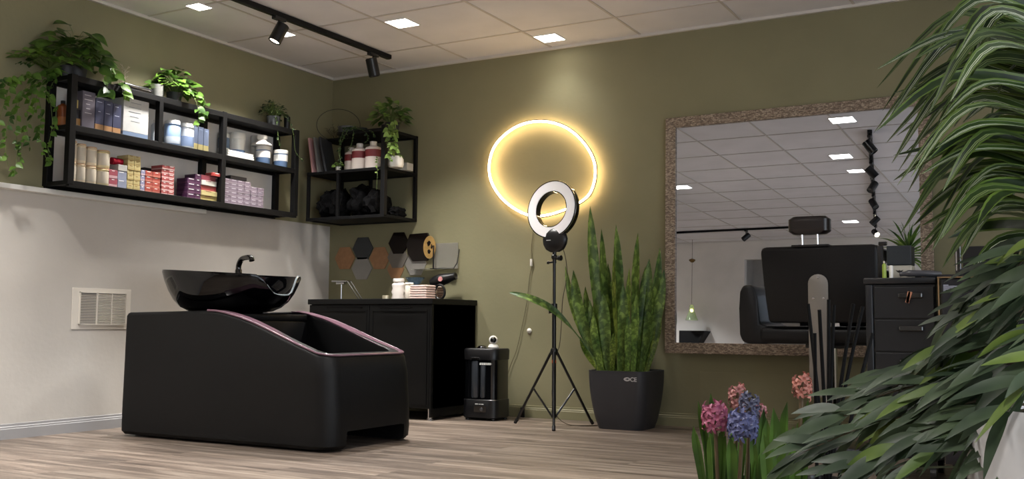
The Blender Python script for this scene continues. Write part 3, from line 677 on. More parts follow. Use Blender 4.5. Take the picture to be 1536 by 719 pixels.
# =================================================================== CABINET
cx0,cx1,cyf=.30,1.37,-.58; CH=.815
cb=thing('black_cabinet','black two door cabinet in the corner with thin bar handles','cabinet',((cx0+cx1)/2,cyf/2,0))
CBM=mat('black_cabinet_paint',(9,9,9),.5,spec=.22,var=.1,scale=6)
mb=MB(); mb.box(cx0+.004,cx1-.004,cyf+.022,-.016,.075,CH-.038,bev=.002); mb.build('body',CBM,cb,world=True)
mb=MB(); mb.box(cx0-.008,cx1+.004,cyf-.006,-.004,CH-.038,CH,bev=.003); mb.build('top',CBM,cb,world=True)
xm=.845
for (a,b) in ((cx0+.006,xm-.002),(xm+.002,cx1-.02)):
    mb=MB(); mb.box(a,b,cyf,cyf+.021,.08,CH-.042,bev=.002); d=mb.build('door',CBM,cb,world=True)
    mb=MB(); w=.06
    mb.box(a+.02,b-.02,cyf-.004,cyf-.0002,.1,.11); mb.box(a+.02,b-.02,cyf-.004,cyf-.0002,CH-.085,CH-.075)
    mb.box(a+.02,a+.03,cyf-.004,cyf-.0002,.11,CH-.085); mb.box(b-.03,b-.02,cyf-.004,cyf-.0002,.11,CH-.085)
    mb2=MB(); hx0,hx1=(b-.36,b-.06) if a<xm-.1 else (a+.10,a+.36)
    mb2.tube([(hx0,cyf-.002,CH-.062),(hx0,cyf-.022,CH-.062),(hx1,cyf-.022,CH-.062),(hx1,cyf-.002,CH-.062)],.004,8)
    for v in mb.bm.verts: v.co-=cb.location
    for v in mb2.bm.verts: v.co-=cb.location
    mb.build('panel_bead',CBM,d); mb2.build('handle',mat('dark_handle',(28,27,27),.25,.8),d,smooth=True)
mb=MB(); mb.box(cx1-.018,cx1-.004,cyf,-.016,.02,CH-.04,bev=.001); mb.build('side_panel',CBM,cb,world=True)
for (x,y) in ((cx0+.06,cyf+.05),(cx1-.04,cyf+.05),(cx0+.06,-.08),(cx1-.05,-.08)):
    mb=MB(); mb.lathe([(0,0),(.024,0),(.024,.006),(.017,.01),(.017,.076),(0,.076)],(x,y,0),16,cap=False); mb.build('leg',CHR,cb,smooth=True,world=True)
# items on the cabinet
zc=CH+.0005
def onc(p,y=-.30): return bp((p,435),'y',y)[0]
# folding chrome lamp/stand
xs0,xs1,xs2=onc(501,-.25),onc(524,-.25),onc(541,-.25); xs3=onc(576,-.25)
t=thing('folding_stand','thin chrome folding stand with a flat top bar at cabinet left','stand',(xs0,-.25,zc))
mb=MB(); mb.lathe([(0,0),(.035,0),(.035,.006),(.006,.01),(.006,.135),(0,.135)],(.07,0,0),14,cap=False); mb.build('stem',CHR,t,smooth=True)
mb=MB(); mb.box(-.0,xs1-xs0,-.035,.035,.136,.148,bev=.004); mb.box(.03,.11,-.02,.02,.118,.136,bev=.006); mb.build('head',CHR,t,smooth=True)
mb=MB(); mb.tube([(xs1-xs0-.003,-.02,.14),(xs2-xs0,-.02,.006),(xs3-xs0,-.02,.006)],.0035,6); mb.tube([(xs1-xs0-.003,.02,.14),(xs2-xs0,.02,.006),(xs3-xs0,.02,.006)],.0035,6); mb.tube([(xs2-xs0-.03,-.02,.0055),(xs2-xs0+.03,.02,.0055)],.003,6); mb.build('brace',mat('dark_steel',(70,70,68),.3,.9),t,smooth=True)
x=onc(579,-.33); mb=MB(); mb.lathe([(0,0),(.026,0),(.026,.028),(.024,.03),(0,.03)],(0,0,0),18,cap=False); tag(mb.build('small_tin',mat('tin_metal',(200,190,165),.3,.6),smooth=True),'small round pale metal tin left of the white bottle','tin').location=(x,-.33,zc)
x=onc(598,-.32); t=thing('white_dispenser','knobbly white bottle with wide cap on the cabinet top','bottle',(x,-.32,zc))
mb=MB(); mb.lathe([(0,0),(.05,0),(.054,.01),(.047,.035),(.055,.055),(.046,.08),(.052,.1),(.05,.112),(.036,.125),(.036,.128),(0,.128)],(0,0,0),22,sy=.8,cap=False); mb.build('body',mat('soft_white',(228,220,212),.4),t,smooth=True)
mb=MB(); mb.lathe([(0,.1285),(.041,.1285),(.041,.146),(.036,.15),(0,.15)],(0,0,0),20,cap=False); mb.build('cap',mat('soft_white',(0,0,0)),t,smooth=True)
x=onc(615,-.36); bottle(x,-.37,zc,.03,.118,(232,222,206),'plain cream white cylinder between the knobbly bottle and pink towels','plain white canister',neck=.97,caph=.06,name='white_canister',cat='canister')
xa,xb=onc(623,-.36),onc(648,-.36)
TW=[mat('towel_%d'%i,c,.95,bump=.6,bscale=240) for i,c in enumerate(((206,178,168),(214,190,180)))]
for k in range(6):
    mb=MB(); mb.box(xa,xb,-.43,-.31,zc+k*.0165,zc+k*.0165+.0158,bev=.006); tag(mb.build('folded_cloth',TW[k%2],smooth=True,loc=((xa+xb)/2,-.37,zc+k*.0165)),['bottom','second','third','fourth','fifth','top'][k]+' pink folded cloth in the small pile on the cabinet','cloth','pink folded cloths')
# foil-like glass bowl behind
x=onc(622,-.15); t=thing('glass_bowl','clear faceted glass bowl held up behind the white bottles','bowl',(x,-.15,zc))
mb=MB(); mb.lathe([(0,0),(.03,0),(.012,.012),(.012,.09),(.03,.11),(.075,.165),(.072,.165),(.028,.114),(0,.108)],(0,0,0),12,cap=False); mb.build('bowl',mat('blue_glass',(150,170,185),.05,trans=.7),t)
# dark hand mirror and dryer-like figure
x=onc(654,-.22)
t=thing('round_mirror','small round black framed mirror standing behind the pink cloths','mirror',(x+.02,-.2,zc))
mb=MB(); mb.tube([(.042*math.cos(a),0,.055+.052*math.sin(a)) for a in [2*PI*i/24 for i in range(24)]],.009,8,closed=True); mb.build('frame',BLKP,t,smooth=True)
mb=MB(); mb.lathe([(0,0),(.04,0),(.04,.003),(0,.003)],(0,.002,.055),24,sx=1,sy=1.2,axis=(0,-1,0),cap=False); mb.build('glass',mat('mirror_glass',(230,230,230),.02,1),t)
t=thing('hair_dryer','black hair dryer with pink side button resting behind the cloths','hair dryer',(x-.02,-.12,zc))
mb=MB(); mb.lathe([(0,-.08),(.03,-.085),(.042,-.05),(.046,0),(.038,.05),(.027,.1),(.027,.12),(.02,.12),(0,.1)],(0,0,.145),20,axis=(1,.1,.25),cap=False); mb.build('barrel',BLKP,t,smooth=True)
mb=MB(); mb.tube([(-.015,0,.12),(-.01,0,.06),(.0,0,.0)],[.02,.016,.018],12); mb.build('handle',BLKP,t,smooth=True)
mb=MB(); mb.lathe([(0,0),(.018,0),(.018,.004),(0,.004)],(.02,-.045,.15),16,axis=(0,-1,0),cap=False); mb.build('button',mat('pink_button',(205,140,140),.5),t)
# hexagon wall tiles
def hexa(px,r,mt,lab,d=.008,z=None,rot=0):
    c=bp(px,'y',0); mb=MB(); mb.prism([(r*math.cos(PI/3*k+rot),r*math.sin(PI/3*k+rot)) for k in range(6)],-d,-.001,'xz',bev=.0012)
    o=mb.build('hexagon_tile',mt); o.location=(c.x,0,c.z); return tag(o,lab,'wall tile','hexagon wall tiles')
COP=mat('copper_tile',(158,116,80),.45,.1,var=.12,scale=30); GRT=mat('grey_felt_tile',(142,138,132),.6,var=.05); SLT=mat('slate_mirror_tile',(58,60,62),.25,.2); DRK=mat('dark_mirror_tile',(30,22,18),.06,.5); 
HR=.099
hexa((518,387.5),HR,COP,'copper tan hexagon tile furthest left on the olive wall')
hexa((545,373),HR,SLT,'slate grey hexagon tile at the top left of the cluster',d=.01)
hexa((543.5,403),HR,GRT,'light grey hexagon tile lowest in the cluster, above the stand',d=.01)
hexa((570,387.5),HR*.98,COP,'copper tan hexagon tile between slate and grey ones')
hexa((599,365),HR*.95,DRK,'dark glossy hexagon tile left of the black round sign',d=.012)
hexa((597,386),HR*.95,mat('warm_grey_tile',(112,106,98),.4,.1),'warm grey hexagon tile under the dark glossy one',d=.009)
hexa((594,404),HR*.8,COP,'small copper tan hexagon tile behind the white bottle',d=.006)
hexa((624,396),HR*1.0,GRT,'light grey hexagon tile right of the warm grey tile',d=.007)
# black + gold round sign tile
c=bp((633,371),'y',0)
t=thing('wall_sign','black glossy sign with a gold face emblem above the pink cloths','sign',(c.x,0,c.z))
mb=MB(); mb.prism([(-.10,.10),(-.13,.03),(-.115,-.05),(-.07,-.105),(.06,-.105),(.09,-.05),(.085,.04),(.06,.105)],-.02,-.001,'xz',bev=.002); mb.build('panel',mat('sign_black',(16,9,7),.08,coat=.4),t)
mb=MB(); mb.lathe([(0,0),(.085,0),(.085,.008),(0,.008)],(.085,-.0215,-.005),28,sx=.62,sy=1,axis=(0,-1,0),cap=False); mb.build('gold_disc',mat('gold_paint',(186,150,90),.4,.3,var=.1,scale=40),t,smooth=True)
mb=MB()
for P in ([(.065,.03),(.085,.045),(.10,.03),(.09,.01),(.075,.0)],[(.105,.02),(.118,.0),(.11,-.02),(.1,-.01)],[(.07,-.03),(.085,-.02),(.1,-.035),(.09,-.055),(.075,-.05)]):
    mb.prism(P,-.0315,-.0297,'xz')
mb.build('emblem',mat('sign_black',(0,0,0)),t)
# clear acrylic holder with black hook strip
c=bp((672,383),'y',0); t=thing('acrylic_shelf','clear acrylic wall holder with thin black edge right of the sign','wall shelf',(c.x,0,c.z))
mb=MB(); mb.box(-.12,.09,-.006,-.002,-.1,.09); mb.box(-.28,.09,-.07,-.006,-.104,-.1); mb.build('panel',mat('frosted_acrylic',(215,212,200),.2,trans=.75),t)
mb=MB(); mb.tube([(.105,-.012,.04),(.1,-.03,-.06),(.085,-.05,-.1),(-.11,-.074,-.102)],.004,6); mb.box(-.085,-.075,-.075,-.0705,-.1,.07); mb.build('hook',BLKP,t,smooth=True)
# =================================================================== TOWER (humidifier)
tc_=bp((729,628),'z',0); 
tw=thing('air_humidifier','black tower appliance with glossy tank standing beside the cabinet','appliance',(1.615,-.27,0))
def rrect(hx,hy,r,n=5):
    P=[]
    for cx,cy,a0 in ((hx-r,hy-r,0),(-hx+r,hy-r,PI/2),(-hx+r,-hy+r,PI),(hx-r,-hy+r,1.5*PI)):
        for k in range(n+1): a=a0+PI/2*k/n; P.append((cx+r*math.cos(a),cy+r*math.sin(a)))
    return P
def loft(mb,secs,cap=True):
    """secs: list of (poly, z)"""
    R=[[mb.bm.verts.new((x,y,z)) for x,y in P] for P,z in secs]
    for A,B in zip(R,R[1:]):
        n=len(A)
        for k in range(n): mb.face([A[k],A[(k+1)%n],B[(k+1)%n],B[k]])
    if cap: mb.face(R[0][::-1]); mb.face(R[-1])
TX,TY=.135,.115
mb=MB(); loft(mb,[(rrect(TX-.01,TY-.01,.05),.012),(rrect(TX,TY,.055),.02),(rrect(TX,TY,.055),.135),(rrect(TX-.004,TY-.004,.055),.14)]); mb.build('base',BLKP,tw,smooth=True)
mb=MB(); loft(mb,[(rrect(TX-.006,TY-.006,.05),.1402),(rrect(TX-.006,TY-.006,.05),.405)]); mb.build('tank',mat('smoked_tank',(8,9,11),.05,coat=.4),tw,smooth=True)
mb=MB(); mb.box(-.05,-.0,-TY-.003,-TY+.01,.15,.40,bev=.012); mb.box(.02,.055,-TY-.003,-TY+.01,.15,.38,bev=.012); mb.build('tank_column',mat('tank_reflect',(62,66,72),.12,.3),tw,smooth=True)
mb=MB(); loft(mb,[(rrect(TX-.001,TY-.001,.055),.4055),(rrect(TX+.001,TY+.001,.055),.47),(rrect(TX-.006,TY-.006,.05),.48)]); mb.build('lid',BLKP,tw,smooth=True)
mb=MB(); mb.tube([(-.055,-TY-.003,.404),(-.05,-TY-.006,.418),(.01,-TY-.006,.418),(.015,-TY-.003,.404)],.005,8); mb.build('carry_handle',BLKP,tw,smooth=True)
mb=MB(); mb.ball((-.02,-.03,.48),.035,1,1,.6); mb.build('nozzle',GLOSS,tw,smooth=True)
mb=MB(); mb.lathe([(0,0),(.012,0),(.012,.006),(.009,.008),(0,.008)],(.03,-TY,.075),16,axis=(0,-1,0),cap=False); mb.build('dial',mat('dial_grey',(90,90,92),.3,.6),tw,smooth=True)
mb=MB(); mb.box(-.03,.065,-TY-.0012,-TY-.0002,.055,.098); mb.build('control_panel',GLOSS,tw)
LW=mat('print_white',(215,215,212),.5)
def glyphs(x0,z0,y,ws,h,gap,mt,name,parent,slant=0):
    mb=MB(); x=x0
    for i,w in enumerate(ws):
        if w>0: mb.prism([(x,z0),(x+w,z0),(x+w+slant,z0+h),(x+slant,z0+h)],y-.0006,y,'xz')
        x+=abs(w)+gap
    return mb.build(name,mt,parent)
glyphs(.014,.372,-TY-.0036,[.009,.005,.010,.012,.004,.006,.010,.010],.014,.0028,LW,'badge_lettering',tw,slant=.002)
glyphs(.094,.373,-TY-.0005,[.013],.011,0,mat('print_grey',(90,90,90),.5),'badge_mark',tw,slant=.003)
glyphs(-.02,.106,-TY-.0004,[.006,.004,.006,.005,-.003,.006,.006,-.002,.006,.005,.004],.007,.0012,LW,'panel_lettering',tw)
mb=MB(); 
for (x,y) in ((-.1,-.08),(.1,-.08),(-.1,.08),(.1,.08)): mb.lathe([(0,0),(.015,0),(.015,.013),(0,.013)],(x,y,0),10,cap=False)
mb.build('foot',BLKP,tw)
# webcam
t=thing('camera_unit','small white round security camera on top of the black tower','camera',(1.665,-.27,.4805))
mb=MB(); mb.lathe([(0,0),(.034,0),(.038,.008),(.032,.024),(.018,.03),(0,.03)],(0,0,0),20,cap=False); mb.build('base',WHT,t,smooth=True)
mb=MB(); mb.ball((0,0,.057),.030,n=20); mb.build('head',WHT,t,smooth=True)
mb=MB(); mb.lathe([(0,.034),(.008,.0335),(.018,.026),(.021,.022),(.018,.019),(0,.019)],(0,0,.057),20,axis=(.5,-.85,.05),cap=False); mb.build('lens',GLOSS,t,smooth=True)
mb=MB(); mb.lathe([(0,0),(.018,0),(.018,.006),(.009,.012),(0,.03)],(0,0,0),12,axis=(0,-1,0),cap=False); tag(mb.build('wall_hook',WHT,smooth=True),'tiny white hook on the wall right of the white camera','hook').location=(1.80,-.001,.60)
# black wall socket at floor by tripod
mb=MB(); mb.box(-.014,.014,-.03,-.0125,0,.07,bev=.003); tag(mb.build('cable_plug',BLKP,smooth=True),'small black plug at the baseboard behind the left tripod foot','plug').location=(1.76,0,.0)
# =================================================================== LED RING ON THE WALL
RP=[(812,182),(850,192),(880,220),(893,253),(885,290),(858,310),(820,323),(790,322),(758,303),(738,275),(734,245),(745,215),(775,190)]
RC=crom([bp(p,'y',-.05) for p in RP],6,closed=True); rc=sum(RC,Vector())/len(RC)
lr=thing('led_ring_lamp','large glowing warm white ring lamp mounted on the olive wall','lamp',(rc.x,0,rc.z))
mb=MB(); mb.tube(RC,.008,10,closed=True); mb.build('light_tube',mat('warm_led',(255,240,210),.4,emit=(255,216,163),estr=22),lr,smooth=True,world=True)
mb=MB(); RO=[rc+(p-rc)*1.028 for p in RC]; mb.tube([Vector((p.x,-.05,p.z)) for p in RO],.0045,8,closed=True); mb.build('housing',mat('satin_aluminium',(120,112,98),.3,.9),lr,smooth=True,world=True)
mb=MB()
for px in ((812,182),(757,302),(880,292)):
    p=bp(px,'y',-.05); d=(p-rc); q=rc+d*1.03
    mb.tube([(q.x,-.001,q.z),(q.x,-.05,q.z)],.004,6)
mb.build('wall_clip',CHR,lr,smooth=True,world=True)
# supply cable with inline switch
def cable(pts,r,lab,name='power_cable',col=(92,84,58),grp=None):
    P=crom(pts,6); mb=MB(); mb.tube(P,r,6); return tag(mb.build(name,mat('cable_%d_%d_%d'%col,col,.5),smooth=True,loc=P[0]),lab,'cable',grp)
W_=lambda p,y=-.012: bp(p,'y',y)
c1=cable([W_((801,325),-.045),W_((800,345)),W_((797,375)),W_((798,395)),W_((794,420)),W_((790,455)),W_((783,490)),W_((775,525)),W_((766,548)),W_((760,570)),bp((757,590),'y',-.012)],.0022,'thin cable dangling from the glowing ring down to the black tower')
mb=MB(); p=W_((797,394),-.014); mb.box(p.x-.008,p.x+.008,-.022,-.006,p.z-.025,p.z+.025,bev=.003); o=mb.build('inline_switch',WHT,smooth=True); o.data.transform(Matrix.Translation(-c1.location)); o.parent=c1
# =================================================================== TRIPOD + RING LIGHT
TC=Vector((2.215,-.44,0)); tcz=.6576
tri=thing('tripod_stand','black tripod light stand with three spread legs on the floor','tripod',TC)
BT=mat('tripod_black',(14,14,15),.28)
camd=(Vector((CP.x,CP.y,0))-TC).normalized(); a0=math.atan2(camd.y,camd.x)
mb=MB(); mb.tube([(0,0,.055),(0,0,.76)],.0135,12); mb.build('lower_pole',BT,tri,smooth=True)
mb=MB(); mb.tube([(0,0,.76),(0,0,1.10)],.0095,12); mb.build('upper_pole',BT,tri,smooth=True)
mb=MB(); mb.lathe([(0,0),(.019,0),(.021,.02),(.019,.045),(0,.045)],(0,0,.735),12,cap=False); mb.tube([(0,0,.76),(-.045,-.01,.762)],.007,8); mb.lathe([(0,0),(.014,0),(.014,.012),(0,.012)],(-.04,-.009,.762),10,axis=(-1,-.2,0),cap=False); mb.tube([(0,0,.73),(-.03,-.02,.725)],.009,8); mb.build('clamp_collar',BT,tri,smooth=True)
mb=MB(); mb.lathe([(0,0),(.022,0),(.024,.01),(.024,.03),(.018,.04),(0,.04)],(0,0,.455),12,cap=False); mb.build('leg_hub',BT,tri,smooth=True)
mb=MB(); mb.lathe([(.0142,0),(.0146,.002),(.0146,.018),(.0142,.02)],(0,0,.40),12,cap=False); mb.build('orange_band',mat('orange_label',(190,90,50),.5),tri,smooth=True)
mb=MB(); mb.lathe([(0,0),(.018,0),(.02,.01),(.018,.022),(0,.022)],(0,0,.055),12,cap=False); mb.build('brace_collar',BT,tri,smooth=True)
for k in range(3):
    a=a0+2*PI*k/3; d=Vector((math.cos(a),math.sin(a),0))
    mb=MB(); mb.tube([d*.02+Vector((0,0,.47)),d*.285+Vector((0,0,.012))],.0085,10); lg=mb.build('leg',BT,tri,smooth=True)
    mb=MB(); mb.tube([d*.275+Vector((0,0,.03)),d*.292+Vector((0,0,.004))],.0115,8); mb.build('rubber_foot',BLKP,lg,smooth=True)
    mb=MB(); mb.tube([d*.018+Vector((0,0,.067)),d*.155+Vector((0,0,.235))],.0065,8); mb.build('brace',BT,tri,smooth=True)
# ring light
rl=thing('ring_light','round white selfie ring light on top of the tripod stand','ring light',TC+Vector((0,0,1.10)))
vR=RR; 
toc=(CP-(TC+Vector((0,0,1.36)))).normalized(); right=Vector((0,0,1)).cross(toc).normalized()
nrm=(toc*.80-right*.56+Vector((0,0,1))*.20).normalized()
ctr=Vector((-.022,-.0,.292)); rad=.188
def ringsec(sec,c,nr,n=64,flat=None):
    mb=MB(); up=Vector((0,0,1)); u=(up-nr*up.dot(nr)).normalized(); w=nr.cross(u)
    R=[]
    for i in range(n):
        a=2*PI*i/n; d=u*math.cos(a)+w*math.sin(a)
        R.append([mb.bm.verts.new(c+d*r+nr*h) for r,h in sec])
    m_=len(sec)
    for i in range(n):
        A,B=R[i],R[(i+1)%n]
        for k in range(m_): mb.face([A[k],A[(k+1)%m_],B[(k+1)%m_],B[k]])
    return mb
ri=.118
ringsec([(ri+.002,.0),(rad-.002,.0),(rad-.004,.006),(ri+.004,.006)],ctr,nrm).build('diffuser',mat('ring_diffuser',(246,244,245),.5,var=.01),rl,smooth=True)
ringsec([(ri-.002,.004),(ri+.002,.004),(ri+.002,-.0005),(rad-.002,-.0005),(rad-.002,.004),(rad+.003,.004),(rad+.003,-.040),(rad-.010,-.050),(ri+.010,-.050),(ri-.002,-.040)],ctr,nrm).build('casing',GLOSS,rl,smooth=True)
ringsec([(rad+.0032,.003),(rad+.0045,.001),(rad+.0045,-.004),(rad+.0032,-.006)],ctr,nrm).build('chrome_rim',CHR,rl,smooth=True)
mb=MB(); mb.lathe([(0,0),(.035,0),(.07,.018),(.09,.05),(.096,.085),(.085,.12),(.06,.15),(0,.17)],(0,.0,.0),28,sy=.42,cap=False)
o=mb.build('control_box',BLKP,rl,smooth=True); o.rotation_euler=(0,0,math.atan2(nrm.y,nrm.x)+PI/2); o.location=Vector((.005,0,.012))
mb=MB(); mb.box(0,.034,0,.0045,-.0006,.0006); o=mb.build('button_mark',LW,rl)
Q=Matrix.Rotation(math.atan2(nrm.y,nrm.x)+PI/2,4,'Z'); o.matrix_basis=Q@Matrix.Translation((-.035,-.0415,.085))@Matrix.Rotation(PI/2-.1,4,'X')
mb=MB(); mb.tube([(0,0,-.06),(0,0,.025)],.013,10); mb.ball((0,0,-.02),.021); mb.tube([(0,0,-.028),(.045,-.01,-.028)],.01,8); mb.lathe([(0,0),(.018,0),(.018,.016),(0,.016)],(.04,-.01,-.028),12,axis=(1,-.2,0),cap=False); mb.tube([(0,0,-.05),(-.035,-.01,-.055)],.007,8); mb.lathe([(0,0),(.011,0),(.011,.012),(0,.012)],(-.033,-.01,-.055),10,axis=(-1,-.2,0),cap=False); mb.build('ball_head',BT,rl,smooth=True)
cable([TC+Vector((.05,.03,1.13)),TC+Vector((.07,.03,1.05)),TC+Vector((.075,.03,.95)),TC+Vector((.045,.03,.80)),TC+Vector((.035,.03,.62)),TC+Vector((.02,.03,.5)),TC+Vector((-.02,.03,.4)),TC+Vector((-.01,.02,.3)),TC+Vector((-.03,.03,.2)),TC+Vector((-.02,.08,.06)),TC+Vector((.06,.1,.004)),TC+Vector((.18,.12,.004)),TC+Vector((.24,.22,.004))],.0022,'dark cable hanging down behind the tripod pole from the ring light',col=(50,38,26))
# =================================================================== SNAKE PLANT
PC=Vector((2.645,-.27,0)); 
sp=thing('snake_plant','tall snake plant with banded sword leaves in a square anthracite pot','plant',PC)
POT=mat('anthracite_pot',(46,46,50),.5,var=.08,scale=9,bump=.12,bscale=140)
def ptaper(r0,r1,h,rr=.06):
    mb=MB(); secs=[]
    for k in range(9):
        t=k/8; hw=lerp(r0,r1,math.sin(t*PI/2)**.8); secs.append((rrect(hw,hw,rr,6),h*t))
    secs.append((rrect(r1+.002,r1+.002,rr,6),h)); secs.append((rrect(r1-.012,r1-.012,rr-.01,6),h+.001)); secs.append((rrect(r1-.014,r1-.014,rr-.01,6),h-.03))
    loft(mb,secs); return mb
PH=.362; mb=ptaper(.150,.198,PH,.07); o=mb.build('pot',POT,sp,smooth=True); o.rotation_euler.z=.0
mb=MB(); loft(mb,[(rrect(.183,.183,.06,6),PH-.029),(rrect(.183,.183,.06,6),PH-.024)]); mb.build('soil',mat('soil',(48,36,28),.95,var=.4,scale=60,bump=.8,bscale=120),sp)
# logo: leaf mark + ACE
LG=mat('logo_silver',(190,190,192),.35,.6)
mb=MB(); n=14
eye=[(.023*math.cos(2*PI*i/n)*(1.0),.0125*math.sin(2*PI*i/n)*abs(math.sin(2*PI*i/n))**.3) for i in range(n)]
lg=thing('x','','',(0,0,0)); bpy.data.objects.remove(lg)
lx,lz=.085,.315
mb.prism([(lx+a,lz+b) for a,b in eye],-.1992,-.1978,'xz')
lo_=mb.build('logo_mark',LG,sp)
mb=MB(); mb.prism([(lx-.012,lz+.001),(lx+.004,lz+.006),(lx+.014,lz+.002),(lx+.004,lz-.004)],-.1998,-.1990,'xz'); mb.build('logo_slit',POT,sp)
text_mesh('CE',.036,(lx+.020,-.1985,lz-.0125),(PI/2,0,0),LG,'logo_lettering',sp,bold=.0008)
SNK=leafmat('snake_leaf',(66,96,48),(136,162,82),bands=11,rough=.38); SNK2=leafmat('snake_leaf_pale',(88,116,46),(150,164,78),bands=10,rough=.38)
r3=random.Random(5)
def blade(base,tip,w,bend=(0,0,0),n=10,mt=None,tw=0,name='leaf_blade',parent=None,nr=None):
    base=Vector(base);tip=Vector(tip); P=[]; W=[]
    for i in range(n+1):
        t=i/n; p=base.lerp(tip,t)+Vector(bend)*math.sin(PI*t)*1.0
        P.append(p); W.append(w*(.55+.9*t-.45*t*t)*min(1,(1-t)/.28)**.65+.0004)
    d=(tip-base).normalized()
    if nr is None:
        view=(CP-(PC+base)).normalized(); nr=view+Vector((r3.uniform(-.8,.8),r3.uniform(-.6,.6),0))
    nr=Vector(nr); nr=(nr-d*nr.dot(d)).normalized()
    mb=MB(); mb.leaf(P,W,nr,fold=.35)
    return mb.build(name,mt or SNK,parent,smooth=True)
S=lambda p,y: bp(p,'y',y)-PC
spec=[((885,309),-.27,.030,(915,553)),((902,343),-.22,.027,(918,553)),((924,337),-.25,.032,(940,553)),((957,349),-.2,.028,(952,553)),((990,371),-.10,.027,(958,553)),((996,404),-.09,.026,(965,553)),((860,405),-.32,.028,(902,553)),((848,399),-.3,.018,(903,553)),((921,378),-.3,.014,(930,553)),((944,402),-.33,.016,(935,553)),((974,388),-.14,.032,(948,553)),((935,425),-.36,.026,(930,553)),((905,440),-.37,.030,(915,553)),((993,432),-.07,.024,(968,553)),((890,470),-.38,.022,(905,553)),((870,505),-.36,.018,(893,553)),((981,455),-.1,.024,(960,553)),((991,470),-.10,.018,(968,553)),((955,440),-.38,.024,(950,553)),((930,400),-.15,.026,(930,553)),((912,395),-.15,.026,(922,553)),((968,400),-.14,.024,(955,553)),((895,425),-.2,.024,(910,553)),((978,425),-.15,.022,(962,553)),((995,455),-.07,.016,(972,553)),((878,430),-.15,.022,(905,553)),((942,470),-.41,.018,(940,553)),((920,500),-.42,.016,(918,553)),((885,450),-.3,.020,(908,553)),((865,440),-.25,.018,(900,553))]
for i,(tp,yy,w,bs) in enumerate(spec):
    tip=S(tp,yy); b_=S(bs,-.27+(yy+.27)*.6); b_.z=PH-.026; b_.x=max(-.15,min(.15,b_.x)); b_.y=max(-.15,min(.15,b_.y))
    bend=((b_.x-tip.x)*-.18,-.01,0)
    blade(b_,tip,w*1.28,bend,mt=SNK2 if i in (8,13,9,17,15,27) else SNK,parent=sp)
# the long leaf leaning out to the left across the tripod
P=crom([S((896,548),-.36)*1.0,S((870,508),-.42),S((835,470),-.50),S((800,450),-.60),S((764,439),-.62)],6); P[0].z=PH-.026
W=[.004 if i<8 else .004+.022*math.sin(min(1,(i-8)/(len(P)-9))*PI)**.8 for i in range(len(P))]; W[-1]=.0005
mb=MB(); mb.leaf(P,W,(CP-PC).normalized()+Vector((0,0,.5)),fold=.35); mb.build('leaf_blade',SNK,sp,smooth=True)
# =================================================================== WALL MIRROR
MT=math.radians(1.5)
mx0,mx1,mz0,mz1=2.826,4.445,.467,2.004
mr=bpy.data.objects.new('wall_mirror',None); COL.objects.link(mr); mr.location=((mx0+mx1)/2,-.004,mz1); tag(mr,'large mirror in a mosaic stone frame leaning slightly on the olive wall','mirror')
mr.rotation_euler=(-MT,0,0)
mr.rotation_euler=(MT*-1,0,0)
def mosaic():
    M=bpy.data.materials.new('mosaic_frame'); M.use_nodes=True; nt=M.node_tree; N=nt.nodes; L=nt.links; b=N['Principled BSDF']
    tc=N.new('ShaderNodeTexCoord'); mp=N.new('ShaderNodeMapping'); mp.inputs['Scale'].default_value=(1,1,2.2); L.new(tc.outputs['Object'],mp.inputs[0])
    v=N.new('ShaderNodeTexVoronoi'); v.inputs['Scale'].default_value=75; L.new(mp.outputs[0],v.inputs['Vector'])
    r=N.new('ShaderNodeValToRGB'); cr=r.color_ramp; cr.elements[0].color=s2l((108,92,78)); cr.elements[1].color=s2l((188,170,148)); e=cr.elements.new(.45); e.color=s2l((146,127,109))
    sp_=N.new('ShaderNodeSeparateColor'); L.new(v.outputs['Color'],sp_.inputs[0]); L.new(sp_.outputs[0],r.inputs[0])
    v2=N.new('ShaderNodeTexVoronoi'); v2.feature='DISTANCE_TO_EDGE'; v2.inputs['Scale'].default_value=75; L.new(mp.outputs[0],v2.inputs['Vector'])
    rr=N.new('ShaderNodeValToRGB'); rr.color_ramp.elements[0].color=(.35,.35,.35,1); rr.color_ramp.elements[1].position=.08; L.new(v2.outputs[0],rr.inputs[0])
    mx=N.new('ShaderNodeMixRGB'); mx.blend_type='MULTIPLY'; mx.inputs[0].default_value=1; L.new(r.outputs[0],mx.inputs[1]); L.new(rr.outputs[0],mx.inputs[2]); L.new(mx.outputs[0],b.inputs['Base Color'])
    b.inputs['Roughness'].default_value=.35; bu=N.new('ShaderNodeBump'); bu.inputs['Strength'].default_value=.6; bu.inputs['Distance'].default_value=.002; L.new(rr.outputs[0],bu.inputs['Height']); L.new(bu.outputs[0],b.inputs['Normal'])
    return M
MOS=mosaic(); hw=(mx1-mx0)/2; hh=(mz1-mz0); fw_=.068
def fbar(poly):
    mb=MB(); mb.prism(poly,-.030,-.002,'xz',bev=.003); mb.build('frame_bar',MOS,mr)
fbar([(-hw,0),(hw,0),(hw-fw_,-fw_),(-hw+fw_,-fw_)]); fbar([(-hw,-hh),(-hw+fw_,-hh+fw_),(hw-fw_,-hh+fw_),(hw,-hh)])
fbar([(-hw,0),(-hw+fw_,-fw_),(-hw+fw_,-hh+fw_),(-hw,-hh)]); fbar([(hw,0),(hw,-hh),(hw-fw_,-hh+fw_),(hw-fw_,-fw_)])
mb=MB(); mb.box(-hw+fw_-.01,hw-fw_+.01,-.014,-.006,-hh+fw_-.01,-fw_+.01); mb.build('mirror_glass',mat('silvered_glass',(205,211,220),.005,1),mr)
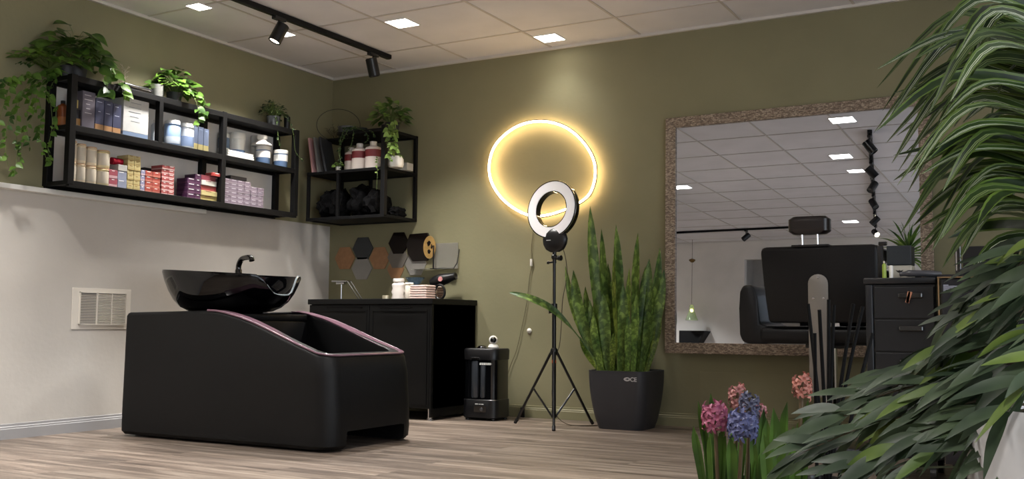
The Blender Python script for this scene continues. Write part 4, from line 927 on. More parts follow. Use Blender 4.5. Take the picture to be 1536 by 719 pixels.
# =================================================================== SALON CHAIR
ch=thing('salon_chair','black leather salon chair seen from behind in front of the mirror','chair',(4.0,-.74,0))
LE2=mat('black_leather_smooth',(12,12,14),.42,spec=.3,var=.1,scale=12,bump=.1,bscale=160)
W2=lambda mb,n,m_,p=ch: mb.build(n,m_,p,smooth=True,world=True)
# backrest, narrower at the bottom, slightly reclined
mb=MB(); mb.prism([(3.745,.665),(4.255,.665),(4.295,.86),(4.30,1.045),(4.28,1.06),(3.72,1.06),(3.705,1.04),(3.72,.86)],-1.0,-.91,'xz',bev=.018); W2(mb,'backrest',LE2)
mb=MB(); mb.box(3.87,4.06,-1.006,-.93,1.055,1.066,bev=.003); W2(mb,'headrest_mount',BLKP)
mb=MB(); 
for x in (3.917,3.995): mb.tube([(x,-.96,1.06),(x,-.965,1.15)],.0055,8)
W2(mb,'headrest_post',CHR)
mb=MB(); loft(mb,[(rrect(.104-(.02 if k in (0,6) else 0),.047 if 0<k<6 else .035,.03,5),-.046+.092*k/6) for k in range(7)]); 
for v in mb.bm.verts: v.co+=Vector((3.957,-.965,1.167))
W2(mb,'headrest',mat('brown_black_leather',(30,24,24),.3,bump=.1,bscale=160))
mb=MB(); mb.box(3.68,4.32,-.96,-.50,.557,.648,bev=.03,seg=3); W2(mb,'seat',LE2)
for sx,xc in ((-1,3.63),(1,4.37)):
    mb=MB(); P=[(-.055,.60),(-.04,.565),(-.01,.553),(.10,.553),(.10,.645),(.055,.66),(.045,.80),(.03,.85),(-.0,.868),(-.035,.862),(-.052,.83),(-.058,.74)]
    mb.prism([(xc+(a if sx<0 else -a),b) for a,b in (P if sx<0 else P[::-1])],-.95,-.50,'xz',bev=.014); W2(mb,'armrest',LE2)
# steel support plate down the back
mb=MB(); pts=[(-.05,.31),(-.05,.89)]+[(.05*math.cos(PI-PI*k/10),.865+.05*math.sin(PI-PI*k/10)+.0) for k in range(0,11)]+[(.05,.31)]
pts=[(-.05,.30)]+[(.05*math.cos(PI-PI*k/10),.865+.048*math.sin(PI-PI*k/10)) for k in range(11)]+[(.05,.30)]
mb.prism([(4.003+a,b) for a,b in pts],-1.012,-1.004,'xz',bev=.001); mb.box(3.953,4.053,-1.012,-.70,.292,.300)
PLM=mat('brushed_steel',(150,147,143),.45,1,bump=.1,bscale=40,stretch=(1,1,30)); W2(mb,'support_plate',PLM)
mb=MB()
for (x,z) in ((3.98,.79),(4.03,.79),(4.003,.895)): mb.lathe([(0,0),(.007,0),(.006,.004),(0,.005)],(x,-1.012,z),10,axis=(0,-1,0),cap=False)
W2(mb,'screw',CHR)
mb=MB(); mb.box(3.90,4.10,-.86,-.62,.535,.556,bev=.003); W2(mb,'under_plate',BLKP)
mb=MB(); mb.lathe([(0,.03),(.05,.03),(.05,.30),(.034,.305),(.034,.535),(0,.535)],(4.0,-.72,0),20,cap=False); W2(mb,'pump_column',CHR)
mb=MB(); mb.lathe([(0,0),(.29,0),(.295,.006),(.28,.02),(.08,.035),(0,.035)],(4.0,-.72,0),40,cap=False); W2(mb,'base_disc',mat('polished_base',(150,150,155),.18,1))
# =================================================================== TROLLEY + WORK TABLE
ty=-1.62
tl=thing('drawer_trolley','narrow black drawer trolley right of the salon chair','trolley',(4.485,ty+.17,0))
TRM=mat('trolley_black',(18,20,24),.3,var=.1)
xa,xb=4.345,4.625; 
mb=MB(); mb.box(xa,xb,ty+.012,ty+.34,.09,.835,bev=.004); mb.build('body',TRM,tl,world=True)
mb=MB(); mb.box(xa-.012,xb+.004,ty-.01,ty+.35,.835,.862,bev=.006); mb.build('top_tray',TRM,tl,smooth=True,world=True)
mb=MB(); mb.box(xa-.006,xa+.025,ty-.004,ty+.02,.085,.834,bev=.006); mb.build('corner_rail',TRM,tl,smooth=True,world=True)
for i in range(5):
    z1=.825-.125*i if i else .825; z1=.822-.142*i; z0=z1-.136
    mb=MB(); mb.box(xa+.032,xb-.006,ty-.002,ty+.0115,z0,z1,bev=.003); d=mb.build('drawer',TRM,tl,world=True)
    mb=MB(); mb.box(xa+.13,xb-.05,ty-.018,ty-.0025,z1-.05,z1-.024,bev=.006)
    for v in mb.bm.verts: v.co-=tl.location
    mb.build('handle',GLOSS,d)
for (x,y) in ((xa+.03,ty+.04),(xb-.03,ty+.04),(xa+.03,ty+.3),(xb-.03,ty+.3)):
    mb=MB(); mb.lathe([(0,-.012),(.03,-.012),(.03,.012),(0,.012)],(x,y,.03),14,axis=(1,0,0),cap=False); mb.box(x-.016,x+.016,y-.008,y+.008,.045,.09); mb.build('caster',BLKP,tl,world=True)
zt=.8625
# wooden clip hanging on the drawer handle
mb=MB(); mb.box(-.007,.007,-.006,.006,-.05,.0,rot=(0,.35,0),piv=Vector((0,0,0))); mb.box(-.013,-.001,-.006,.006,-.05,.0,rot=(0,.15,0),piv=Vector((0,0,0))); tag(mb.build('wooden_clip',mat('pale_wood',(176,120,92),.6)),'small wooden clip hanging from the top drawer handle','clip').location=(4.53,ty-.0245,.80)
# things on the trolley
def onx(p,y): return bp((p,400),'y',y)[0]
x=onx(1323,ty+.12); t=thing('straightener','black hair straightener with chrome tip standing upright on the trolley','straightener',(x,ty+.13,zt))
mb=MB(); mb.box(-.018,.006,-.012,.012,0,.15,bev=.004); mb.build('body',BLKP,t,smooth=True); mb=MB(); mb.box(-.014,.022,-.01,.01,.1503,.168,bev=.003); mb.build('tip',GLOSS,t,smooth=True)
x=onx(1325,ty+.05); bottle(x+.005,ty+.04,zt,.009,.075,(150,170,70),'tiny green bottle in front of the black straightener','tiny green bottle',capc=(210,205,190),name='tiny_bottle')
xa2,xb2=onx(1331,ty+.1),onx(1368,ty+.1)
t=thing('storage_box','black textured box on a pale silver box at the trolley top','box',((xa2+xb2)/2,ty+.14,zt)); h=(xb2-xa2)/2
mb=MB(); mb.box(-h+.012,h,-.05,.05,.0,.058,bev=.003); mb.build('lower_box',mat('silver_card',(178,172,158),.45),t); mb=MB(); mb.box(-h,h,-.055,.055,.0585,.145,bev=.003); mb.build('upper_box',mat('dark_weave',(20,28,34),.5,bump=.5,bscale=200),t)
mb=MB(); mb.prism([(-.016,.038),(-.005,.034),(0,.037),(.006,.034),(.018,.038),(.01,.028),(0,.025),(-.008,.028)],-.0512,-.0503,'xz'); mb.build('wing_emblem',BLKP,t)
x=onx(1336,ty+.0); 
mb=MB(); mb.lathe([(0,0),(.009,0),(.009,.05),(.006,.056),(0,.056)],(0,0,0),12,cap=False); tag(mb.build('small_tube',WHT,smooth=True),'small white tube beside the pale silver box','tube').location=(x-.006,ty+.05,zt)
mb=MB(); mb.tube(crom([(-.07,0,.016),(-.02,-.01,.018),(.05,0,.016),(.09,.02,.012)],4),[.01+.005*(i%13>2) for i in range(13)],10); tag(mb.build('razor_case',mat('graphite_plastic',(66,66,70),.3),smooth=True),'rounded graphite case lying in front of the silver box','case').location=(4.55,ty+.035,zt)
# work table with gold edge
wy=-1.72
wk=thing('work_table','black styling station with thin gold edge right of the trolley','table',(5.1,wy+.25,0))
GOLD=mat('gold_trim',(150,124,92),.35,.7); NV=mat('midnight_lacquer',(13,15,22),.18,coat=.3)
mb=MB(); mb.box(4.655,5.65,wy+.005,wy+.5,.09,.852,bev=.003); mb.build('body',NV,wk,world=True)
mb=MB(); mb.box(4.645,5.66,wy-.006,wy+.51,.8525,.868,bev=.003); mb.build('top',NV,wk,world=True)
mb=MB(); mb.box(4.645,5.66,wy-.0085,wy-.0062,.8535,.8585); mb.box(4.645,4.651,wy-.0005,wy+.0045,.60,.852); mb.build('gold_edge',GOLD,wk,world=True)
for i in range(3):
    z1=.846-.25*i; mb=MB(); mb.box(4.662,5.64,wy-.003,wy+.0045,z1-.244,z1,bev=.002); mb.build('drawer',NV,wk,world=True)
for (x,y) in ((4.70,wy+.05),(5.6,wy+.05),(4.70,wy+.45),(5.6,wy+.45)): mb=MB(); mb.box(x-.02,x+.02,y-.02,y+.02,0,.0895); mb.build('leg',NV,wk,world=True)
mb=MB()
for j,(z,L_) in enumerate(((.822,.02),(.817,.055),(.811,.062),(.805,.07),(.799,.052),(.793,.03))): mb.box(4.667-5.1,4.667-5.1+L_,-.2546,-.2534,z,z+.0035)
mb.build('front_emblem',mat('emblem_grey',(150,152,165),.5),wk)
zw=.8685
mb=MB(); mb.box(4.73,5.3,wy+.02,wy+.22,0,.028,bev=.012,seg=3); tag(mb.build('tool_mat',mat('rubber_mat',(30,34,42),.5),smooth=True,loc=(5.0,wy+.12,0)),'dark padded tool mat on the gold edged work table','mat').location.z=zw
x=onx(1437,wy+.3); t=thing('clipper_dock','black upright clipper dock with chrome strip on the work table','dock',(x,wy+.32,zw))
mb=MB(); mb.box(-.012,.014,-.02,.02,0,.155,bev=.005); mb.build('body',GLOSS,t); mb=MB(); mb.box(-.008,-.003,-.0225,-.0203,.03,.15); mb.build('strip',CHR,t); 
mb=MB(); mb.box(.02,.17,-.03,.03,0,.135,bev=.006); mb.build('rear_case',BLKP,t)
x=onx(1505,wy+.25)
for k in range(8):
    mb=MB(); mb.lathe([(0,0),(.0035,0),(.0035,.05),(.006,.055),(.006,.064),(0,.066)],(0,0,0),8,cap=False); o=mb.build('nail_brush',mat('red_pink_brush',(150,50,56),.4),smooth=True); o.location=(x-.04+.0125*k,wy+.27,zw+.0125); tag(o,'small red brush in the row of red brushes on the work table','brush','row of red brushes')
mb=MB(); mb.box(x-.055,x+.06,wy+.25,wy+.29,0,.012,bev=.002); tag(mb.build('brush_rack',mat('pink_acrylic',(196,140,140),.3),loc=(x,wy+.27,0)),'pale pink rack holding the red brushes on the work table','rack').location.z=zw
# =================================================================== SHELF PLANTS
def heart(mb,base,d,nr,L,w):
    """heart shaped leaf from base along d"""
    d=d.normalized(); P=[];W=[]
    prof=[(0,.10),(.08,.62),(.2,.92),(.36,1.0),(.55,.82),(.75,.46),(.9,.16),(1,.01)]
    g=Vector((0,0,-1))
    for t,k in prof: P.append(base+d*L*t+g*(L*.22*t*t)); W.append(w*k)
    mb.leaf(P,W,nr,fold=.22)
HL1=leafmat('pothos_leaf',(44,72,30),(106,142,54),rough=.35); HL2=leafmat('pothos_leaf_pale',(62,92,38),(142,168,84),rough=.4); HLD=leafmat('dark_foliage',(24,40,22),(58,82,42),rough=.5)
def vineplant(parent,rx,ry,h,nleaf,L,w,vines,seed,mt,vmt=None,fn='foliage',centre=(0,0,0)):
    r=random.Random(seed); mb=MB(); st=MB(); C0=Vector(centre)
    for i in range(nleaf):
        a=r.uniform(0,2*PI); q=math.sqrt(r.random()); p=C0+Vector((rx*q*math.cos(a),ry*q*math.sin(a),h*(1-q*q*.8)*r.uniform(.45,1)))
        out=Vector((math.cos(a)*(.3+q),math.sin(a)*(.3+q),r.uniform(-.5,.35)))
        nr=Vector((out.x*.4+r.uniform(-.3,.3)+.35,out.y*.4+r.uniform(-.3,.3)-.35,.8))
        s=r.uniform(.65,1.15); st.tube([C0+Vector((0,0,0)),C0+(p-C0)*.6+Vector((0,0,h*.25)),p],.0013,5); heart(mb,p,out,nr,L*s,w*s)
    for V in vines:
        P=crom([Vector(v) for v in V],8); st.tube(P,.0014,5)
        for k in range(1,len(P)):
            if r.random()<.62:
                a=r.uniform(0,2*PI); out=Vector((math.cos(a),math.sin(a)*1.0,-.45)); s=r.uniform(.5,.95)*(1-.3*k/len(P))
                heart(mb,P[k],out,Vector((.8+r.uniform(-.5,.5),-.6+r.uniform(-.5,.5),.45)),L*s,w*s)
    for q in (mb,st):
        for v in q.bm.verts: v.co.x=max(v.co.x,.004-parent.location.x); v.co.y=min(v.co.y,-.004-parent.location.y)
    mb.build(fn,mt,parent,smooth=True); st.build('stems',mat('green_stem',(86,104,50),.6),parent,smooth=True)
zt0=ZT+.0105
def potmesh(parent,r,h,mt,r0=.8,nm='pot'):
    mb=MB(); mb.lathe([(0,0),(r*r0,0),(r,h*.98),(r,h),(r*.9,h),(r*.88,h*.9),(0,h*.88)],(0,0,0),22,cap=False); mb.build(nm,mt,parent,smooth=True)
DKP=mat('dark_grey_pot',(44,44,46),.55)
# A: trailing pothos at the far left end (vines hang to the left of the shelf)
yA=bp((72,120),'x',.12)[1]
pA=thing('trailing_plant','long trailing pothos spilling down left of the shelf end','plant',(.09,-2.50,zt0))
potmesh(pA,.055,.07,DKP)
def V(pxs,x0=.16):
    return [bp(p,'x',x0+.012*(i%3))-pA.location for i,p in enumerate(pxs)]
vs=[[Vector((0,0,.08))]+V(s_) for s_ in ([(60,115),(45,150),(40,190),(46,225)],[(40,112),(18,125),(5,160),(-8,200)],[(70,125),(76,155),(78,190),(72,225),(78,245)],[(50,120),(30,150),(24,190),(26,225),(22,262)],[(30,118),(0,135),(-12,180),(-4,240)],[(60,130),(62,170),(60,205),(70,240)],[(45,130),(20,165),(8,205),(12,250)],[(55,110),(30,120),(10,118),(-10,122)],[(60,135),(50,170),(34,205),(30,240)],[(74,135),(84,165),(80,200)])]
vineplant(pA,.14,.22,.12,95,.062,.025,vs,3,HL1,centre=(.02,-.12,.03))
# B: big leaf pothos above the first post
yB=bp((115,110),'x',.11)[1]
pB=thing('pothos_plant','large leaved pothos in a dark pot above the tall lilac carton','plant',(.11,yB,zt0))
potmesh(pB,.06,.09,DKP)
vineplant(pB,.12,.21,.27,85,.105,.043,[[(0,0,.1),(.08,.12,.12),(.11,.20,.04),(.12,.24,-.05)],[(0,0,.1),(.09,.06,.1),(.125,.10,0),(.13,.12,-.06)]],8,HL1,centre=(0,-.01,.07))
# dry white twig deco + black tray device
yT=bp((193,130),'x',.10)[1]
t=thing('dried_twig','pale dried branching twig standing between the two big shelf plants','twig',(.06,yT,zt0)); mb=MB(); r=random.Random(2)
mb.tube([(0,0,0),(.002,0,.16)],.0016,5)
for k in range(14):
    z=.03+.009*k; a=r.uniform(0,2*PI); L_=r.uniform(.03,.06); q=Vector((math.cos(a)*L_*.4,math.sin(a)*L_,L_*.8)); mb.tube([(0,0,z),Vector((0,0,z))+q],.0011,4); mb.ball(Vector((0,0,z))+q,.003,n=6)
    q2=q*.6+Vector((0,.02*(-1)**k,.015)); mb.tube([Vector((0,0,z))+q*.6,Vector((0,0,z))+q2],.001,4); mb.ball(Vector((0,0,z))+q2,.0028,n=6)
mb.build('twigs',mat('pale_twig',(172,160,140),.8),t,smooth=True)
mb=MB(); mb.lathe([(0,0),(.02,0),(.022,.03),(.02,.032),(0,.03)],(0,0,0),12,cap=False); mb.build('vase',mat('clear_jar',(190,190,184),.1,trans=.6),t,smooth=True)
ya,yb=span(176,220,.13,140); t=thing('styling_device','flat black glossy device lying on the shelf top below the twig','device',(.13,(ya+yb)/2,zt0)); 
mb=MB(); mb.box(-.05,.06,-(yb-ya)/2,(yb-ya)/2,0,.042,bev=.012,seg=3); mb.build('body',BLKP,t,smooth=True); mb=MB(); mb.box(.0605,.063,-(yb-ya)/2+.04,(yb-ya)/2-.02,.02,.026,bev=.0005); mb.build('chrome_strip',CHR,t)
# C: second pothos
yC=bp((262,130),'x',.12)[1]
pC_=thing('pothos_plant','bushy pothos beside a glass jar, above the blue cans','plant',(.12,yC,zt0)); potmesh(pC_,.05,.07,DKP)
vineplant(pC_,.09,.15,.20,85,.075,.031,[[(0,0,.06),(.07,.08,.1),(.10,.14,.02),(.11,.17,-.08)],[(0,0,.06),(.08,.05,.08),(.12,.09,-.02),(.12,.10,-.12)],[(0,0,.06),(.06,.12,.1),(.09,.19,.03)]],12,HL1,centre=(0,0,.05))
y=bp((236,133),'x',.15)[1]; mb=MB(); mb.lathe([(0,0),(.036,0),(.038,.01),(.038,.06),(.041,.085),(.038,.085),(.035,.06),(.035,.008),(0,.006)],(0,0,0),18,cap=False); tag(mb.build('glass_jar',mat('ribbed_glass',(205,205,200),.12,trans=.7),smooth=True),'clear ribbed glass jar on the shelf top left of the bushy pothos','jar').location=(.15,y,zt0)
# D: small fern-like plant with two pots
yD=bp((410,190),'x',.12)[1]
pD=thing('fern_plant','small feathery fern in a grey pot on the shelf top near the corner','plant',(.12,yD,zt0)); potmesh(pD,.05,.085,mat('slate_pot',(72,74,76),.5))
vineplant(pD,.08,.12,.16,150,.024,.008,[[(0,0,.08),(.07,-.05,.06),(.10,-.06,-.06),(.11,-.05,-.14)],[(0,0,.08),(.08,.05,.08),(.11,.09,-.03),(.11,.12,-.16),(.12,.2,-.22)]],21,HLD,centre=(0,0,.07))
mb=MB(); mb.lathe([(0,0),(.02,0),(.024,.10),(.021,.10),(0,.09)],(0,0,0),14,cap=False); tag(mb.build('black_cup',BLKP,smooth=True),'narrow black cup standing just right of the fern pot','cup').location=(.15,yD+.11,zt0)
# E: dark wire hoop (oval) in the corner with dry sprigs
hc=bp((482,176),'y',-.12); t=thing('wire_hoop','thin dark oval wire hoop with dry sprigs in the room corner','hoop',(hc.x+.03,-.10,CT+.004))
R1=[(( .165*math.cos(a)),0,.115+.115*math.sin(a)) for a in [2*PI*i/40 for i in range(40)]]
mb=MB(); mb.tube([Vector((x*.95,-.03*math.sin(i/40*2*PI),z)) for i,(x,_,z) in enumerate(R1)],.0022,6,closed=True); mb.build('hoop',mat('dark_wire',(26,24,22),.5),t,smooth=True)
r=random.Random(4); mb=MB()
for k in range(16):
    a=r.uniform(-.9,.9); L_=r.uniform(.05,.13); p=Vector((r.uniform(-.05,.05),0,.02)); q=p+Vector((L_*math.sin(a),r.uniform(-.02,.02),L_*math.cos(a))); mb.tube([p,q],.0009,4); 
    for j in range(3): s_=p.lerp(q,.5+.2*j); mb.tube([s_,s_+Vector((r.uniform(-.02,.02),0,r.uniform(.0,.02)))],.0008,4)
mb.build('sprigs',mat('dark_sprig',(52,48,34),.8),t)
hoop=t; hoop.location=(.185,-.15,CT+.0065); hoop.rotation_euler.z=YAW; hoop.scale=(1.08,1,1.05)
# F: grey pot with trailing ivy at the corner unit top
x=bp((520,190),'y',-.2)[0]
pF=thing('ivy_pot','grey round pot with thin trailing ivy on the corner shelf top','plant',(x+.02,-.22,CT+.0085)); potmesh(pF,.07,.08,mat('slate_pot',(0,0,0)),.9)
def VF(pxs,y0=-.43): return [bp(p,'y',y0)-pF.location for p in pxs]
vineplant(pF,.09,.07,.04,40,.03,.011,[[Vector((0,0,.08))]+VF(s_) for s_ in ([(522,195),(512,215),(510,235),(512,252)],[(530,196),(528,212),(524,225)],[(545,196),(552,207),(548,214)],[(556,196),(560,205)],[(515,196),(508,225),(512,245)])],31,HLD,centre=(.03,0,.05))
mb=MB(); mb.lathe([(0,0),(.04,0),(.045,.05),(.04,.062),(0,.06)],(0,0,0),16,cap=False); tag(mb.build('black_candle_pot',mat('matt_black_pot',(24,26,28),.6),smooth=True),'low black pot beside the grey ivy pot on the corner shelf','pot').location=(x+.15,-.2,CT+.0085)
# G: pale pothos at the corner unit's right end
x=bp((590,185),'y',-.22)[0]
pG=thing('pothos_plant','pale green pothos trailing at the right end of the corner shelf','plant',(.735,-.2,CT+.0085)); potmesh(pG,.055,.075,DKP)
def VG(pxs,y0=-.44): return [bp(p,'y',y0)-pG.location for p in pxs]
vineplant(pG,.13,.12,.20,95,.066,.026,[[Vector((0,0,.08))]+VG(s_) for s_ in ([(580,200),(583,222),(586,240)],[(590,198),(592,220),(594,228)],[(582,195),(586,212),(590,232)])]+[[(0,0,.08),(.09,-.1,.06),(.12,-.12,-.03),(.12,-.12,-.08)]],41,HL2,centre=(0,-.03,.06))
# H: small leafy plants on the middle board
x=bp((505,245),'y',-.38)[0]; pH=thing('small_potted_plant','small bright green plant between the magazines and the red label bottles','plant',(x,-.36,zU2)); potmesh(pH,.022,.035,WHT)
vineplant(pH,.035,.03,.045,26,.028,.012,[],51,HL2,centre=(0,0,.03))
x=bp((589,245),'y',-.36)[0]; pI=thing('white_planter','round white planter with small green leaves right of the post','plant',(x,-.32,zU2)); 
mb=MB(); mb.lathe([(0,0),(.05,0),(.058,.02),(.056,.06),(.045,.082),(.04,.08),(0,.07)],(0,0,0),22,cap=False); mb.build('pot',WHT,pI,smooth=True)
vineplant(pI,.035,.03,.04,22,.03,.012,[],57,HL2,centre=(0,0,.07))
x=bp((603,262),'y',-.2)[0]; pJ=thing('thin_vine','thin pale vine hanging through the right end of the corner shelf','plant',(.78,-.42,zU2+.0)); 
mb=MB(); mb.tube(crom([(0,-.0,.06),(.0,-.012,.0),(.004,-.016,-.08),(-.004,-.015,-.17)],5),.0014,5); mb.build('stem',mat('green_stem',(0,0,0)),pJ,smooth=True)
mb=MB(); r=random.Random(9)
for k in range(8): heart(mb,Vector((0,-.012,.06-.015*k)),Vector((r.uniform(-1,1),-.4,.2)),Vector((.5,-.7,.4)),.022,.008)
mb.build('leaves',HL2,pJ,smooth=True)
# =================================================================== FOREGROUND PLANTS
# dracaena on the right
VAR=leafmat('striped_leaf',(24,38,14),(48,68,26),edge=(66,86,32),stripe=(118,132,84),rough=.4)
VAR2=leafmat('white_striped_leaf',(30,46,18),(56,78,30),edge=(80,100,40),stripe=(186,194,166),rough=.4); DRA=leafmat('dracaena_leaf',(22,36,14),(48,68,26),edge=(84,106,40),rough=.4)
dl=Vector((5.19,-4.06,0)); dr_=thing('dracaena_plant','tall striped dracaena with long arching leaves at the right edge','plant',dl)
mb=MB(); mb.lathe([(0,0),(.11,0),(.15,.36),(.15,.38),(.135,.38),(.13,.35),(0,.34)],(0,0,0),28,cap=False); mb.build('planter',mat('dark_planter',(40,42,44),.5),dr_,smooth=True)
mb=MB(); mb.tube(crom([(0,0,.33),(.01,.005,.6),(-.005,.01,.9),(.01,0,1.22)],5),.014,10); mb.tube(crom([(0.02,0,.33),(.06,.02,.6),(.05,.04,.85),(.07,.03,1.0)],5),.011,10); mb.build('stem',mat('cane_bark',(96,84,58),.8,bump=.6,bscale=60),dr_,smooth=True)
r=random.Random(11)
def arch(base,az,el,L,w,droop,mt,parent,n=12,name='leaf_blade',curl=0):
    P=[Vector(base)]; W=[]; d=Vector((math.cos(az)*math.cos(el),math.sin(az)*math.cos(el),math.sin(el))); st=L/n
    p=Vector(base)
    for i in range(n):
        t=i/n; d=(d+Vector((0,0,-droop*(t+.25)/n*2.2))+Vector((-math.sin(az),math.cos(az),0))*curl/n).normalized(); p=p+d*st; P.append(p.copy())
    for i in range(n+1):
        t=i/n; W.append(w*(.5+1.6*t)*1.0 if t<.3 else w*(.98)*max(.02,(1-((t-.3)/.7)**2.0)))
    sd=Vector((-math.sin(az),math.cos(az),0)); nr=Vector((0,0,1))+Vector((math.cos(az),math.sin(az),0))*.6+sd*random.Random(int(az*1e4)).uniform(-.5,.5)
    mb=MB(); mb.leaf(P,W,nr,fold=.3); return mb.build(name,mt,parent,smooth=True)
left=math.atan2(-RT.y,-RT.x)      # direction towards image left

def droopleaf(P0,P1,P2,w,mt):
    P=crom([P0,P0.lerp(P1,.5)+Vector((0,0,.012)),P1,P2],5); n=len(P)-1; W=[]
    for i in range(n+1):
        t=i/n; W.append(w*(.55+1.5*t) if t<.3 else w*max(.02,(1-((t-.3)/.7)**2.1)))
    m_=P[n//2]+dl; tc=(CP-m_).normalized(); nr=tc*r.uniform(.5,1)+Vector((0,0,1))*r.uniform(.1,.9)+RT*r.uniform(-.3,.3)
    mb=MB(); mb.leaf(P,W,nr,fold=.28); mb.build('leaf_blade',mt,dr_,smooth=True)
for i in range(74):
    u=(i/74)**1.1; y0=2+330*u+r.uniform(-12,12); dp=r.uniform(1.5,2.2)
    S0=Vector((r.uniform(-.01,.03),r.uniform(-.01,.02),max(.72,(at((1570,y0+35),1.8)).z)))
    reach=r.uniform(.4,1.0); 
    tx=1560-(250-75*max(0,u-.25))*reach; drop=(40+125*r.random())*(.4+.6*reach)*(1-.3*u)
    A1=at((1560-(1560-tx)*.55,y0+r.uniform(-14,26)),dp)-dl; T1=at((tx,y0+drop),dp-.05)-dl
    droopleaf(S0,A1,T1,r.uniform(.010,.018),(VAR,VAR2,DRA)[(r.random()>.45)+(r.random()>.6)])
for i in range(34):
    z=.76+.45*(i/34); az=r.uniform(0,2*PI)
    arch((r.uniform(-.01,.03),r.uniform(-.01,.02),z),az,r.uniform(.2,.9),r.uniform(.26,.36),r.uniform(.011,.015),r.uniform(1.4,2.4),VAR if r.random()<.6 else DRA,dr_,curl=r.uniform(-.5,.5))
# drooping ficus-like plant at lower right in pale planter
fl=Vector((5.19,-4.62,0)); fp=thing('willow_leaf_ficus','willow leaved ficus with drooping grey green leaves in a pale planter','plant',fl)
mb=MB(); mb.lathe([(0,0),(.14,0),(.165,.05),(.195,.32),(.19,.52),(.175,.545),(.158,.535),(.155,.45),(0,.44)],(0,0,0),36,cap=False); mb.build('planter',mat('pale_grey_planter',(186,186,188),.6,var=.05),fp,smooth=True)
mb=MB(); mb.lathe([(0,0),(.155,0),(.155,.008),(0,.008)],(0,0,.442),24,cap=False); mb.build('soil',mat('soil',(0,0,0)),fp)
FIC=leafmat('ficus_leaf',(38,52,36),(74,90,64),rough=.45); FIC2=leafmat('ficus_leaf_young',(66,88,34),(108,126,56),rough=.45); 
r=random.Random(23)
ends=[((1205,625),1.75),((1225,612),1.8),((1215,665),1.65),((1262,590),1.85),((1270,640),1.6),((1345,545),1.7),((1405,470),1.75),((1430,440),1.7),((1330,610),1.55),((1480,425),1.6),((1390,520),1.6),((1290,690),1.5),((1360,640),1.5),((1430,500),1.55),((1400,590),1.5),((1470,560),1.45),((1340,700),1.45),((1500,480),1.5),((1450,640),1.4),((1510,690),1.35),((1420,700),1.4),((1300,585),1.7),((1360,575),1.65),((1310,655),1.6)]
brm=mat('ficus_twig',(70,62,44),.7)
def lance(base,d,L,w,nr,mt,parent,drop=.35):
    P=[];W=[];n=7
    for i in range(n+1):
        t=i/n; P.append(base+d*L*t+Vector((0,0,-drop*L*t*t))); W.append(w*math.sin(PI*min(1,t*.93+.05))**.85*(1.15-.35*t)+.0004)
    W[-1]=.0004
    mb=MB(); mb.leaf(P,W,nr,fold=.22); return mb
fm={}; LM=MB(); LM2=MB(); BRN=MB()

stm=MB(); stm.tube(crom([(0,0,.45),(.01,.01,.58),(0,0,.70),(.02,.01,.80)],4),[.010-.0006*i for i in range(13)],8); stm.tube(crom([(.03,-.03,.45),(.05,-.03,.56),(.04,-.05,.66)],4),[.008-.0005*i for i in range(9)],8); stm.build('stem',brm,fp,smooth=True)
more=[((1500-50*k,470+44*k),1.7+.03*k) for k in range(4)]+[((1190,640),1.7),((1180,672),1.62),((1260,700),1.5),((1440,470),1.75),((1500,440),1.7),((1520,560),1.35),((1490,610),1.3)]
tocam=(CP-fl).normalized()
for (px,dp) in ends+more:
    E_=at((px[0]+22,px[1]+8),dp)-fl; zb=max(.47,min(.80,E_.z+.10)); B_=Vector((.01,0,zb))
    M1=B_.lerp(E_,.35)+Vector((0,0,.035)); M2=B_.lerp(E_,.72)+Vector((0,0,.030))
    P=crom([B_,M1,M2,E_],7); br=MB(); br.tube(P,[.003*(1-.75*i/len(P)) for i in range(len(P))],6); br.build('branch',brm,fp,smooth=True)
    nl=len(P); L1=MB(); L2=MB(); c2=0
    for k in range(9,nl):
        if r.random()<.3 and k<nl-2: continue
        t=(P[min(k+1,nl-1)]-P[k-1]).normalized(); sgn=(-1)**k
        sd=t.cross(Vector((0,0,1))).normalized()*sgn
        d=(t*.5-RT*.55+sd*r.uniform(.1,.5)+Vector((0,0,r.uniform(-.28,.32)))).normalized()
        if k==nl-1: d=(t+Vector((0,0,-.1))).normalized()
        L_=r.uniform(.06,.108); w=L_*r.uniform(.088,.13)
        nr=Vector((0,0,1))*r.uniform(.2,.9)+tocam*r.uniform(.1,1.3)+sd*r.uniform(-.6,.6)
        n=7;PP=[];WW=[]; dr=r.uniform(.1,.5); bow=sd*r.uniform(-.15,.15)
        for i in range(n+1):
            u=i/n; PP.append(P[k]+d*L_*u+Vector((0,0,-dr*L_*u*u))+bow*L_*u*(1-u)*2); WW.append(w*math.sin(PI*min(1,u*.93+.06))**.85*(1.15-.35*u)+.0004)
        WW[-1]=.0004
        if r.random()<.08: L2.leaf(PP,WW,nr,fold=.22); c2+=1
        else: L1.leaf(PP,WW,nr,fold=.22)
    L1.build('leaves',FIC,fp,smooth=True)
    if c2: L2.build('leaves',FIC2,fp,smooth=True)
